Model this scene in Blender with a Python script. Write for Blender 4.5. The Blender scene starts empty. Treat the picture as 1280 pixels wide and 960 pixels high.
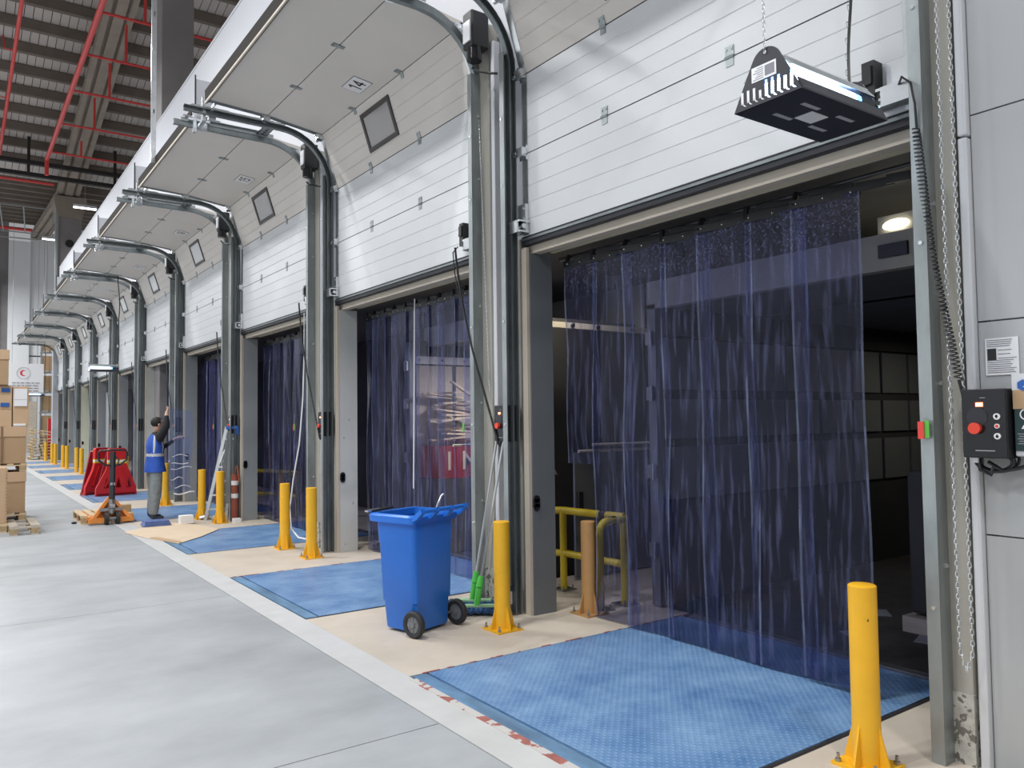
import bpy, bmesh, math, random
from mathutils import Vector, Matrix
R = random.Random(7)
PI = math.pi
C = bpy.context.scene.collection
sc = bpy.context.scene

# ------------------------------------------------------------------ camera
cam = bpy.data.cameras.new('camera')
cam.sensor_width = 36.0
cam.lens = 985.0 / 1280.0 * 36.0
cam.clip_end = 400
camo = bpy.data.objects.new('camera', cam)
C.objects.link(camo)
RM = ((0.81541, 0.01522, 0.57868), (-0.57874, 0.04299, 0.81438), (-0.01249, -0.99896, 0.04386))
camo.matrix_world = Matrix(((RM[0][0], -RM[0][1], -RM[0][2], 0), (RM[1][0], -RM[1][1], -RM[1][2], 0),
                            (RM[2][0], -RM[2][1], -RM[2][2], 1.7), (0, 0, 0, 1)))
sc.camera = camo
# ------------------------------------------------------------------ world, lights, exposure
w = bpy.data.worlds.new('hall_air')
sc.world = w
w.use_nodes = True
w.node_tree.nodes['Background'].inputs[0].default_value = (0.95, 0.965, 1.0, 1)
w.node_tree.nodes['Background'].inputs[1].default_value = 0.42
sc.view_settings.view_transform = 'Standard'
sc.view_settings.look = 'None'
sc.view_settings.exposure = -0.32
sc.view_settings.gamma = 1.0
sc.view_settings.use_curve_mapping = False
sc.cycles.transparent_max_bounces = 24
sc.cycles.max_bounces = 8
sc.cycles.caustics_reflective = False
sc.cycles.caustics_refractive = False
LAMP_W = 700.0


def lamp_light(x, y, z, power=LAMP_W, sx=1.6, sy=0.5, col=(0.98, 0.99, 1.0)):
    l = bpy.data.lights.new('hall_or_fill_light', 'AREA')
    l.shape = 'RECTANGLE'
    l.size, l.size_y = sx, sy
    l.energy = power
    l.color = col
    o = bpy.data.objects.new('hall_or_fill_light', l)
    o.location = (x, y, z)
    C.objects.link(o)


HALL_LAMPS = [(x, y) for x in (-7.0, -0.6) for y in (-5.0, 4.0, 13.0, 22.0, 31.0, 40.0, 49.0, 57.0)]
for x, y in HALL_LAMPS:
    lamp_light(x, y, 11.3)

# ------------------------------------------------------------------ materials
MATS = {}


def nodes_of(name):
    m = bpy.data.materials.new(name)
    m.use_nodes = True
    nt = m.node_tree
    return m, nt, nt.nodes['Principled BSDF']


def mat(name, col, rough=0.5, metal=0.0, var=0.0, scale=4.0, bump=0.0, bscale=60.0, emit=None, estr=0.0, spec=0.5,
        stretch=(1, 1, 1), spots=None):
    """colour with a slow noise variation, optional fine bump and optional chipped spots"""
    m, nt, b = nodes_of(name)
    N, L = nt.nodes, nt.links
    b.inputs['Roughness'].default_value = rough
    b.inputs['Metallic'].default_value = metal
    b.inputs['Specular IOR Level'].default_value = spec
    b.inputs['Base Color'].default_value = (*col, 1)
    g = N.new('ShaderNodeNewGeometry')
    mp = N.new('ShaderNodeMapping')
    mp.inputs['Scale'].default_value = stretch
    L.new(g.outputs['Position'], mp.inputs['Vector'])
    last = None
    if var > 0:
        n = N.new('ShaderNodeTexNoise')
        n.inputs['Scale'].default_value = scale
        n.inputs['Detail'].default_value = 6
        n.inputs['Roughness'].default_value = 0.62
        L.new(mp.outputs[0], n.inputs['Vector'])
        r = N.new('ShaderNodeValToRGB')
        r.color_ramp.elements[0].position = 0.3
        r.color_ramp.elements[1].position = 0.7
        r.color_ramp.elements[0].color = (*[c * (1 - var) for c in col], 1)
        r.color_ramp.elements[1].color = (*[min(1, c * (1 + var)) for c in col], 1)
        L.new(n.outputs['Fac'], r.inputs['Fac'])
        last = r.outputs['Color']
    if spots:
        scol, sscale, thr = spots
        n = N.new('ShaderNodeTexNoise')
        n.inputs['Scale'].default_value = sscale
        n.inputs['Detail'].default_value = 4
        L.new(mp.outputs[0], n.inputs['Vector'])
        r = N.new('ShaderNodeValToRGB')
        r.color_ramp.elements[0].position = thr
        r.color_ramp.elements[1].position = thr + 0.02
        L.new(n.outputs['Fac'], r.inputs['Fac'])
        mx = N.new('ShaderNodeMix')
        mx.data_type = 'RGBA'
        L.new(r.outputs['Color'], mx.inputs['Factor'])
        if last:
            L.new(last, mx.inputs['A'])
        else:
            mx.inputs['A'].default_value = (*col, 1)
        mx.inputs['B'].default_value = (*scol, 1)
        last = mx.outputs['Result']
    if last:
        L.new(last, b.inputs['Base Color'])
    if bump > 0:
        n = N.new('ShaderNodeTexNoise')
        n.inputs['Scale'].default_value = bscale
        n.inputs['Detail'].default_value = 3
        L.new(mp.outputs[0], n.inputs['Vector'])
        bp = N.new('ShaderNodeBump')
        bp.inputs['Strength'].default_value = bump
        bp.inputs['Distance'].default_value = 0.02
        L.new(n.outputs['Fac'], bp.inputs['Height'])
        L.new(bp.outputs['Normal'], b.inputs['Normal'])
    if emit:
        b.inputs['Emission Color'].default_value = (*emit, 1)
        b.inputs['Emission Strength'].default_value = estr
    MATS[name] = m
    return m


mat('concrete_grey', (0.36, 0.378, 0.392), 0.5, var=0.19, scale=1.1, bump=0.05, bscale=25, stretch=(0.7, 1.0, 1))
mat('concrete_beige', (0.54, 0.475, 0.395), 0.62, var=0.10, scale=1.6, bump=0.05)
mat('joint_white', (0.52, 0.52, 0.515), 0.6, var=0.07, scale=3.0)
mat('red_primer', (0.34, 0.12, 0.10), 0.7, var=0.25, scale=9, spots=((0.52, 0.50, 0.48), 7, 0.47))
mat('pit_dark', (0.03, 0.02, 0.02), 0.9)
mat('door_white', (0.72, 0.735, 0.75), 0.33, var=0.02, scale=2.0, bump=0.03, bscale=8)
mat('door_white_shaded', (0.68, 0.635, 0.585), 0.42, var=0.02, scale=2.0)  # beige shade of the upper door sections put into the colour
mat('wall_white', (0.43, 0.44, 0.475), 0.5, var=0.015, scale=0.7)
mat('panel_white', (0.41, 0.42, 0.43), 0.42, var=0.03, scale=1.6, stretch=(1, 1, 0.3))
mat('hall_white', (0.80, 0.82, 0.84), 0.55, var=0.03, scale=0.4)
mat('galvanised', (0.34, 0.37, 0.375), 0.42, 0.78, var=0.2, scale=5, stretch=(1, 1, 0.4))
mat('galvanised_dark', (0.22, 0.245, 0.25), 0.40, 0.75, var=0.22, scale=5, stretch=(1, 1, 0.3))
mat('galvanised_bright', (0.75, 0.78, 0.80), 0.25, 0.9, var=0.12, scale=9)
mat('pier_beige', (0.37, 0.355, 0.315), 0.6, var=0.08, scale=2.2, stretch=(1, 1, 0.4), bump=0.04)
mat('pier_worn', (0.45, 0.44, 0.40), 0.75, var=0.3, scale=18, spots=((0.16, 0.15, 0.13), 22, 0.57))
mat('lintel_beige', (0.52, 0.46, 0.38), 0.6, var=0.06, scale=3)
mat('conduit_white', (0.60, 0.61, 0.64), 0.4)
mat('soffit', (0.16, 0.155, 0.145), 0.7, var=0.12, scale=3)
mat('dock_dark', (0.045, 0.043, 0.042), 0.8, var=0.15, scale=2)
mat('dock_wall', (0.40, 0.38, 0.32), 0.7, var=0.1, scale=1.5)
mat('reveal_grey', (0.14, 0.15, 0.16), 0.5, var=0.06, scale=2)
mat('reveal_mid', (0.28, 0.295, 0.30), 0.5, var=0.06, scale=2)
mat('reveal_pale', (0.52, 0.525, 0.50), 0.5, var=0.05, scale=2, spots=((0.2, 0.19, 0.17), 9, 0.68))
mat('reveal_cream', (0.60, 0.60, 0.47), 0.5, var=0.05, scale=2)
mat('black_plastic', (0.012, 0.012, 0.014), 0.38)
mat('black_gloss', (0.010, 0.010, 0.013), 0.16)
mat('lamp_black', (0.022, 0.023, 0.030), 0.35)
mat('edge_brown', (0.018, 0.014, 0.010), 0.8, spec=0.15)
mat('rubber', (0.015, 0.016, 0.022), 0.6)
mat('tyre', (0.022, 0.023, 0.025), 0.65, bump=0.1, bscale=40)
mat('bollard_yellow', (0.80, 0.43, 0.018), 0.42, var=0.06, scale=5, spots=((0.10, 0.05, 0.02), 16, 0.70))
mat('bollard_brown', (0.42, 0.23, 0.085), 0.5, var=0.08, scale=6)
mat('rail_yellow', (0.72, 0.54, 0.03), 0.42, var=0.06, scale=6)
mat('bin_blue', (0.018, 0.165, 0.66), 0.36, var=0.05, scale=3, bump=0.02, bscale=90)
mat('bin_inside', (0.012, 0.085, 0.36), 0.5)
mat('hub_grey', (0.16, 0.17, 0.18), 0.5)
mat('wood', (0.62, 0.47, 0.29), 0.65, var=0.16, scale=14, stretch=(1, 0.15, 1))
mat('wood_grey', (0.50, 0.44, 0.36), 0.7, var=0.18, scale=12, stretch=(1, 0.2, 1))
mat('wood_pale', (0.72, 0.58, 0.38), 0.6, var=0.14, scale=10)
mat('wood_block', (0.40, 0.29, 0.16), 0.75, var=0.2, scale=14)
mat('cardboard', (0.42, 0.28, 0.16), 0.75, var=0.05, scale=3)
mat('cardboard_light', (0.54, 0.37, 0.23), 0.75, var=0.05, scale=3)
mat('cardboard_flat', (0.66, 0.53, 0.38), 0.75, var=0.06, scale=2.5)
mat('tape_brown', (0.22, 0.14, 0.08), 0.4)
mat('label_white', (0.78, 0.78, 0.80), 0.5)
mat('label_blue', (0.02, 0.10, 0.36), 0.5)
mat('label_grey', (0.28, 0.29, 0.31), 0.6)
mat('ink_grey', (0.22, 0.22, 0.25), 0.6)
mat('sign_white', (0.80, 0.79, 0.78), 0.5)
mat('ink_black', (0.01, 0.01, 0.01), 0.5)
mat('red_plastic', (0.58, 0.018, 0.022), 0.35, var=0.06, scale=5)
mat('red_dark', (0.30, 0.012, 0.018), 0.4)
mat('red_pipe', (0.62, 0.055, 0.05), 0.4)
mat('truck_orange', (0.75, 0.26, 0.05), 0.4, var=0.06, scale=6)
mat('steel_black', (0.05, 0.05, 0.055), 0.4, 0.5)
mat('steel_grey', (0.35, 0.36, 0.37), 0.35, 0.8, var=0.1, scale=8)
mat('tag_red', (0.62, 0.05, 0.04), 0.5)
mat('tag_green', (0.10, 0.42, 0.05), 0.5)
mat('lime', (0.10, 0.60, 0.09), 0.4)
mat('lime_pale', (0.40, 0.66, 0.38), 0.5)
mat('mop_blue', (0.035, 0.10, 0.24), 0.95, var=0.45, scale=40, bump=0.6, bscale=70)
mat('aluminium', (0.62, 0.64, 0.65), 0.3, 0.85)
mat('beam_concrete', (0.27, 0.225, 0.185), 0.8, var=0.14, scale=1.2)
mat('purlin_concrete', (0.15, 0.123, 0.10), 0.85, var=0.12, scale=1.5)
mat('deck', (0.47, 0.43, 0.40), 0.6, var=0.06, scale=1.0)
mat('column_grey', (0.24, 0.225, 0.225), 0.75, var=0.1, scale=1.1)
mat('tray_black', (0.018, 0.014, 0.013), 0.6)
mat('skin', (0.55, 0.33, 0.24), 0.5)
mat('hair', (0.012, 0.010, 0.010), 0.7)
mat('cloth_black', (0.010, 0.010, 0.013), 0.85)
mat('cloth_grey', (0.21, 0.235, 0.245), 0.85, var=0.2, scale=14, bump=0.4, bscale=12)
mat('vest_blue', (0.015, 0.075, 0.40), 0.65, var=0.15, scale=12, bump=0.2, bscale=14)
mat('vest_grey', (0.48, 0.50, 0.53), 0.4)
mat('shoe', (0.03, 0.04, 0.07), 0.6)
mat('blue_wrap', (0.10, 0.16, 0.40), 0.35, var=0.3, scale=12)
mat('white_card', (0.82, 0.82, 0.82), 0.6)
mat('ring_white', (0.85, 0.85, 0.85), 0.5)
mat('button_red', (0.75, 0.06, 0.03), 0.4)
mat('box_green', (0.010, 0.035, 0.042), 0.35)
mat('trailer_grey', (0.17, 0.175, 0.165), 0.6, var=0.08, scale=2)
mat('trailer_beige', (0.60, 0.53, 0.42), 0.6, var=0.08, scale=2)
mat('trailer_floor', (0.055, 0.05, 0.046), 0.7, var=0.35, scale=5)
mat('trailer_rail', (0.72, 0.70, 0.66), 0.4)
mat('sheet_steel', (0.20, 0.21, 0.225), 0.45, 0.2, var=0.12, scale=3)
mat('rail_cream', (0.62, 0.55, 0.42), 0.5)
mat('glass_grey', (0.30, 0.28, 0.28), 0.12, spec=0.8)
mat('glass_reflection', (0.62, 0.63, 0.64), 0.15, spec=0.8)  # reflected ceiling light put into the pane colour
mat('window_black', (0.03, 0.022, 0.02), 0.4)
mat('bandwhite', (0.75, 0.75, 0.75), 0.5)
mat('post_rust', (0.28, 0.07, 0.04), 0.6, var=0.15, scale=9)
mat('cloth_bag', (0.62, 0.63, 0.65), 0.4, bump=0.6, bscale=16)
mat('lamp_tube', (0.9, 0.9, 1), 0.5, emit=(0.62, 0.78, 1.0), estr=9.0)
mat('lamp_tube_blue', (0.3, 0.5, 1), 0.5, emit=(0.10, 0.32, 1.0), estr=6.0)
mat('slot_blue', (0.3, 0.5, 1), 0.5, emit=(0.16, 0.45, 1.0), estr=8.0)
mat('lamp_diffuser', (0.9, 0.9, 0.9), 0.5, emit=(1, 1, 1), estr=7.0)
mat('dock_diffuser', (0.9, 0.9, 0.8), 0.5, emit=(1.0, 0.95, 0.78), estr=4.0)
mat('led_red', (0.9, 0.1, 0.05), 0.5, emit=(1.0, 0.16, 0.06), estr=5.0)
mat('led_hot', (0.9, 0.5, 0.3), 0.5, emit=(1.0, 0.55, 0.35), estr=4.0)
mat('crescent_red', (0.65, 0.03, 0.05), 0.5)


def mat_plate():
    """blue painted deck plate with a regular grid of raised round dots, scuffed"""
    m, nt, b = nodes_of('deck_blue')
    N, L = nt.nodes, nt.links
    g = N.new('ShaderNodeNewGeometry')
    n = N.new('ShaderNodeTexNoise')
    n.inputs['Scale'].default_value = 2.2
    n.inputs['Detail'].default_value = 8
    n.inputs['Roughness'].default_value = 0.7
    L.new(g.outputs['Position'], n.inputs['Vector'])
    r = N.new('ShaderNodeValToRGB')
    r.color_ramp.elements[0].position = 0.32
    r.color_ramp.elements[1].position = 0.70
    r.color_ramp.elements[0].color = (0.060, 0.160, 0.36, 1)
    r.color_ramp.elements[1].color = (0.215, 0.365, 0.575, 1)
    L.new(n.outputs['Fac'], r.inputs['Fac'])
    v = N.new('ShaderNodeTexVoronoi')
    v.inputs['Scale'].default_value = 28
    v.inputs['Randomness'].default_value = 0.0
    v.voronoi_dimensions = '2D'
    mp = N.new('ShaderNodeMapping')
    mp.inputs['Rotation'].default_value = (0, 0, PI / 4)
    L.new(g.outputs['Position'], mp.inputs['Vector'])
    L.new(mp.outputs[0], v.inputs['Vector'])
    r2 = N.new('ShaderNodeValToRGB')
    r2.color_ramp.elements[0].position = 0.18
    r2.color_ramp.elements[1].position = 0.34
    r2.color_ramp.elements[0].color = (1, 1, 1, 1)
    r2.color_ramp.elements[1].color = (0, 0, 0, 1)
    L.new(v.outputs['Distance'], r2.inputs['Fac'])
    mx = N.new('ShaderNodeMix')
    mx.data_type = 'RGBA'
    ml = N.new('ShaderNodeMath')
    ml.operation = 'MULTIPLY'
    ml.inputs[1].default_value = 0.28
    L.new(r2.outputs['Color'], ml.inputs[0])
    L.new(ml.outputs[0], mx.inputs['Factor'])
    L.new(r.outputs['Color'], mx.inputs['A'])
    mx.inputs['B'].default_value = (0.33, 0.46, 0.66, 1)
    L.new(mx.outputs['Result'], b.inputs['Base Color'])
    bp = N.new('ShaderNodeBump')
    bp.inputs['Strength'].default_value = 0.5
    bp.inputs['Distance'].default_value = 0.006
    L.new(r2.outputs['Color'], bp.inputs['Height'])
    L.new(bp.outputs['Normal'], b.inputs['Normal'])
    b.inputs['Roughness'].default_value = 0.42
    MATS['deck_blue'] = m


mat_plate()
mat('deck_front', (0.13, 0.24, 0.38), 0.45, 0.0, var=0.35, scale=6, stretch=(1, 0.3, 1))


def mat_pvc(name, tint, hazecol, haze, scratch):
    """clear tinted PVC: transmits with a tint, mirrors at grazing angles, cloudy where it is rubbed and scratched"""
    m = bpy.data.materials.new(name)
    m.use_nodes = True
    nt = m.node_tree
    N, L = nt.nodes, nt.links
    N.remove(N['Principled BSDF'])
    out = N['Material Output']
    tr = N.new('ShaderNodeBsdfTransparent')
    tr.inputs[0].default_value = (*tint, 1)
    df = N.new('ShaderNodeBsdfDiffuse')
    df.inputs[0].default_value = (*hazecol, 1)
    tl = N.new('ShaderNodeBsdfTranslucent')
    tl.inputs[0].default_value = (*hazecol, 1)
    gl = N.new('ShaderNodeBsdfGlossy')
    gl.inputs[0].default_value = (0.9, 0.92, 1, 1)
    gl.inputs[1].default_value = 0.06
    g = N.new('ShaderNodeNewGeometry')
    mp = N.new('ShaderNodeMapping')
    mp.inputs['Scale'].default_value = (1, 1, 0.10)
    L.new(g.outputs['Position'], mp.inputs['Vector'])
    n1 = N.new('ShaderNodeTexNoise')
    n1.inputs['Scale'].default_value = 26
    n1.inputs['Detail'].default_value = 5
    L.new(mp.outputs[0], n1.inputs['Vector'])
    r1 = N.new('ShaderNodeValToRGB')
    r1.color_ramp.elements[0].position = 0.50
    r1.color_ramp.elements[1].position = 0.72
    L.new(n1.outputs['Fac'], r1.inputs['Fac'])
    n2 = N.new('ShaderNodeTexNoise')           # short scuffs, thickest near the hung top
    n2.inputs['Scale'].default_value = 62
    n2.inputs['Detail'].default_value = 6
    n2.inputs['Distortion'].default_value = 1.6
    L.new(g.outputs['Position'], n2.inputs['Vector'])
    r2 = N.new('ShaderNodeValToRGB')
    r2.color_ramp.elements[0].position = 0.55
    r2.color_ramp.elements[1].position = 0.64
    L.new(n2.outputs['Fac'], r2.inputs['Fac'])
    sx = N.new('ShaderNodeSeparateXYZ')
    L.new(g.outputs['Position'], sx.inputs[0])
    mr = N.new('ShaderNodeMapRange')
    mr.inputs['From Min'].default_value = 2.55
    mr.inputs['From Max'].default_value = 3.0
    mr.inputs['To Min'].default_value = 0.02
    mr.inputs['To Max'].default_value = 0.65
    L.new(sx.outputs['Z'], mr.inputs['Value'])
    mu = N.new('ShaderNodeMath')
    mu.operation = 'MULTIPLY'
    L.new(r2.outputs['Color'], mu.inputs[0])
    L.new(mr.outputs[0], mu.inputs[1])
    m1 = N.new('ShaderNodeMath')
    m1.operation = 'MULTIPLY_ADD'
    m1.inputs[1].default_value = scratch
    m1.inputs[2].default_value = haze
    L.new(r1.outputs['Color'], m1.inputs[0])
    ad = N.new('ShaderNodeMath')
    ad.operation = 'ADD'
    ad.use_clamp = True
    L.new(m1.outputs[0], ad.inputs[0])
    L.new(mu.outputs[0], ad.inputs[1])
    bl = N.new('ShaderNodeMixShader')
    bl.inputs[0].default_value = 0.35
    L.new(df.outputs[0], bl.inputs[1])
    L.new(tl.outputs[0], bl.inputs[2])
    mA = N.new('ShaderNodeMixShader')
    L.new(ad.outputs[0], mA.inputs[0])
    L.new(tr.outputs[0], mA.inputs[1])
    L.new(bl.outputs[0], mA.inputs[2])
    lw = N.new('ShaderNodeLayerWeight')
    lw.inputs['Blend'].default_value = 0.20
    mB = N.new('ShaderNodeMixShader')
    bp = N.new('ShaderNodeBump')
    bp.inputs['Strength'].default_value = 0.25
    bp.inputs['Distance'].default_value = 0.01
    L.new(n1.outputs['Fac'], bp.inputs['Height'])
    L.new(bp.outputs['Normal'], gl.inputs['Normal'])
    L.new(lw.outputs['Fresnel'], mB.inputs[0])
    L.new(mA.outputs[0], mB.inputs[1])
    L.new(gl.outputs[0], mB.inputs[2])
    L.new(mB.outputs[0], out.inputs['Surface'])
    MATS[name] = m


mat_pvc('pvc', (0.62, 0.64, 0.86), (0.23, 0.25, 0.47), 0.05, 0.30)
mat_pvc('pvc_deep', (0.40, 0.41, 0.72), (0.13, 0.14, 0.42), 0.18, 0.28)
mat_pvc('pvc_edge', (0.62, 0.64, 0.80), (0.36, 0.41, 0.62), 0.24, 0.35)
mat_pvc('pvc_new', (0.76, 0.80, 0.93), (0.32, 0.40, 0.75), 0.09, 0.15)
M = MATS

# ------------------------------------------------------------------ helpers


def T(o):
    v = Vector((0, 0, 0))
    while o is not None:
        v += o.location
        o = o.parent
    return v


class MB:
    """collects shapes in world coordinates (or local ones) into one mesh"""

    def __init__(s):
        s.bm = bmesh.new()
        s.mi = 0

    def face(s, vs):
        try:
            f = s.bm.faces.new(vs)
            f.material_index = s.mi
            return f
        except ValueError:
            return None

    def box(s, x0, x1, y0, y1, z0, z1, mtx=None):
        v = [Vector((x, y, z)) for x in (x0, x1) for y in (y0, y1) for z in (z0, z1)]
        if mtx is not None:
            v = [mtx @ p for p in v]
        v = [s.bm.verts.new(p) for p in v]
        for q in ((0, 1, 3, 2), (4, 6, 7, 5), (0, 4, 5, 1), (2, 3, 7, 6), (0, 2, 6, 4), (1, 5, 7, 3)):
            s.face([v[i] for i in q])
        return s

    def beam(s, p0, p1, wd, h, up=(0, 0, 1)):
        """box of section wd x h between two points"""
        p0, p1 = Vector(p0), Vector(p1)
        d = p1 - p0
        l = d.length
        d.normalize()
        u = Vector(up)
        a = d.cross(u)
        if a.length < 1e-5:
            a = d.cross(Vector((1, 0, 0)))
        a.normalize()
        b = a.cross(d)
        m = Matrix(((a.x, d.x, b.x, p0.x), (a.y, d.y, b.y, p0.y), (a.z, d.z, b.z, p0.z), (0, 0, 0, 1)))
        return s.box(-wd / 2, wd / 2, 0, l, -h / 2, h / 2, m)

    def cyl(s, p0, p1, r0, r1=None, n=14, caps=True):
        if r1 is None:
            r1 = r0
        p0, p1 = Vector(p0), Vector(p1)
        d = (p1 - p0).normalized()
        a = d.orthogonal().normalized()
        b = d.cross(a)
        A, B = [], []
        for i in range(n):
            t = 2 * PI * i / n
            q = a * math.cos(t) + b * math.sin(t)
            A.append(s.bm.verts.new(p0 + q * r0))
            B.append(s.bm.verts.new(p1 + q * r1))
        for i in range(n):
            j = (i + 1) % n
            s.face([A[i], A[j], B[j], B[i]])
        if caps:
            s.face(A[::-1])
            s.face(B)
        return s

    def tube(s, pts, r, n=6, closed=False):
        pts = [Vector(p) for p in pts]
        rings = []
        k = len(pts)
        prev = None
        for i, p in enumerate(pts):
            if closed:
                d = pts[(i + 1) % k] - pts[i - 1]
            else:
                d = pts[min(i + 1, k - 1)] - pts[max(i - 1, 0)]
            d.normalize()
            a = d.orthogonal().normalized() if prev is None else (prev - d * prev.dot(d)).normalized()
            prev = a
            b = d.cross(a)
            rings.append([s.bm.verts.new(p + (a * math.cos(2 * PI * j / n) + b * math.sin(2 * PI * j / n)) * r) for j in range(n)])
        for i in range(k if closed else k - 1):
            A, B = rings[i], rings[(i + 1) % k]
            for j in range(n):
                s.face([A[j], A[(j + 1) % n], B[(j + 1) % n], B[j]])
        if not closed:
            s.face(rings[0][::-1])
            s.face(rings[-1])
        return s

    def extr(s, poly, axis, a, b, mtx=None):
        """polygon extruded along an axis; (x,z) for 'y', (y,z) for 'x', (x,y) for 'z'"""
        f = {'y': lambda p, t: Vector((p[0], t, p[1])), 'x': lambda p, t: Vector((t, p[0], p[1])), 'z': lambda p, t: Vector((p[0], p[1], t))}[axis]
        A = [f(p, a) for p in poly]
        B = [f(p, b) for p in poly]
        if mtx is not None:
            A = [mtx @ p for p in A]
            B = [mtx @ p for p in B]
        A = [s.bm.verts.new(p) for p in A]
        B = [s.bm.verts.new(p) for p in B]
        n = len(poly)
        for i in range(n):
            s.face([A[i], A[(i + 1) % n], B[(i + 1) % n], B[i]])
        s.face(A[::-1])
        s.face(B)
        return s

    def sph(s, c, r, n=10, sc3=(1, 1, 1)):
        m = Matrix.Translation(c) @ Matrix.Diagonal((r * sc3[0], r * sc3[1], r * sc3[2], 1))
        before = set(s.bm.faces)
        bmesh.ops.create_uvsphere(s.bm, u_segments=n, v_segments=max(4, n // 2 + 1), radius=1, matrix=m)
        for f in s.bm.faces:
            if f not in before:
                f.material_index = s.mi
        return s

    def text(s, txt, size, mtx, depth=0.001):
        cu = bpy.data.curves.new('t', 'FONT')
        cu.body = txt
        cu.size = size
        cu.align_x = 'CENTER'
        cu.align_y = 'CENTER'
        cu.extrude = depth
        cu.offset = 0.004 * size if len(txt) < 4 else 0
        cu.space_character = 1.12
        cu.resolution_u = 3
        o = bpy.data.objects.new('t', cu)
        C.objects.link(o)
        bpy.context.view_layer.update()
        me = bpy.data.meshes.new_from_object(o.evaluated_get(bpy.context.evaluated_depsgraph_get()))
        me.transform(mtx)
        n0 = len(s.bm.faces)
        s.bm.from_mesh(me)
        s.bm.faces.ensure_lookup_table()
        for f in s.bm.faces[n0:]:
            f.material_index = s.mi
        bpy.data.objects.remove(o)
        bpy.data.curves.remove(cu)
        bpy.data.meshes.remove(me)
        return s

    def build(s, name, m, parent=None, smooth=False, fix=True, bevel=0.0):
        if fix:
            bmesh.ops.recalc_face_normals(s.bm, faces=s.bm.faces[:])
        me = bpy.data.meshes.new(name)
        if parent is not None:
            bmesh.ops.translate(s.bm, verts=s.bm.verts[:], vec=-T(parent))
        s.bm.to_mesh(me)
        s.bm.free()
        for q in (m if isinstance(m, (list, tuple)) else [m]):
            me.materials.append(M[q])
        if smooth:
            me.shade_smooth()
            me.set_sharp_from_angle(angle=math.radians(40))
        o = bpy.data.objects.new(name, me)
        C.objects.link(o)
        o.parent = parent
        if bevel:
            b = o.modifiers.new('edge', 'BEVEL')
            b.width = bevel
            b.segments = 2
            b.limit_method = 'ANGLE'
        return o


def tag(o, label=None, cat=None, group=None, kind=None):
    if label:
        o['label'] = label
    if cat:
        o['category'] = cat
    if group:
        o['group'] = group
    if kind:
        o['kind'] = kind
    return o


def thing(name, loc, label, cat, group=None, kind=None):
    o = bpy.data.objects.new(name, None)
    o.location = loc
    o.empty_display_size = 0.1
    C.objects.link(o)
    return tag(o, label, cat, group, kind)


def copy_tree(o, parent=None):
    c = o.copy()
    C.objects.link(c)
    c.parent = parent
    for ch in list(o.children):
        copy_tree(ch, c)
    return c


ORD = ['first', 'second', 'third', 'fourth', 'fifth', 'sixth', 'seventh', 'eighth', 'ninth', 'tenth', 'eleventh']
P = 4.17            # dock bay spacing
YR, YL = 2.03, 5.58  # right and left edge of the nearest door
NB = 10

# ================================================================== STRUCTURE
fl = thing('floor', (0, 20, 0), 'grey worn concrete warehouse floor beside the loading docks', 'floor', kind='structure')
xs = [-14, -6, -2.05, 2.25]
ysl = [-8, -4.2, -0.2, 3.91, 8.0, 12.1, 16.2, 20.3, 24.4, 28.5, 32.6, 36.7, 40.8, 44.9, 49, 56, 63]
for i in range(len(xs) - 1):
    for j in range(len(ysl) - 1):
        MB().box(xs[i] + 0.004, xs[i + 1] - 0.004, ysl[j] + 0.004, ysl[j + 1] - 0.004, -0.15, 0).build('slab', 'concrete_grey', fl)
MB().box(-14, 2.25, -8, 63, -0.2, -0.03).build('joint_fill', 'pit_dark', fl)
MB().box(2.25, 7, 44.2, 63, -0.15, 0).build('slab', 'concrete_grey', fl)
tag(MB().box(2.254, 2.498, -8, 44.2, -0.15, 0.001).build('trim_1', 'joint_white'), 'whitish repair strip along the front of the blue dock plates', 'floor strip', kind='structure')
tag(MB().box(2.46, 2.512, 2.2, 4.66, -0.1, 0.004).build('trim_2', 'red_primer'), 'worn red painted edge in front of the nearest blue plate', 'edge strip', kind='structure')

ap = thing('floor_apron', (3.3, 20, 0), 'beige concrete strips between the blue dock plates', 'floor', kind='structure')
edges = [-8.0]
for k in range(NB):
    edges += [2.47 + P * k, 4.745 + P * k]
edges.append(44.2)
for i in range(0, len(edges), 2):
    MB().box(2.5, 6.6, edges[i] + 0.002, edges[i + 1] - 0.002, -0.15, 0).build('slab', 'concrete_beige', ap)
    MB().box(2.5, 5.2, edges[i + 1] - 0.022, edges[i + 1] - 0.006, -0.02, 0.003).build('edge_angle', 'steel_black', ap)
MB().box(2.45, 6.7, -8, 44.2, -0.4, -0.16).build('pit_floor', 'pit_dark', ap)
MB().box(5.205, 6.7, -8, 44.2, -0.159, -0.151).build('pit_floor', 'pit_dark', ap)
for k in range(2, NB):
    MB().box(5.21, 6.6, 2.48 + P * k, 4.735 + P * k, -0.15, -0.002).build('slab', 'concrete_beige', ap)

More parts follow.
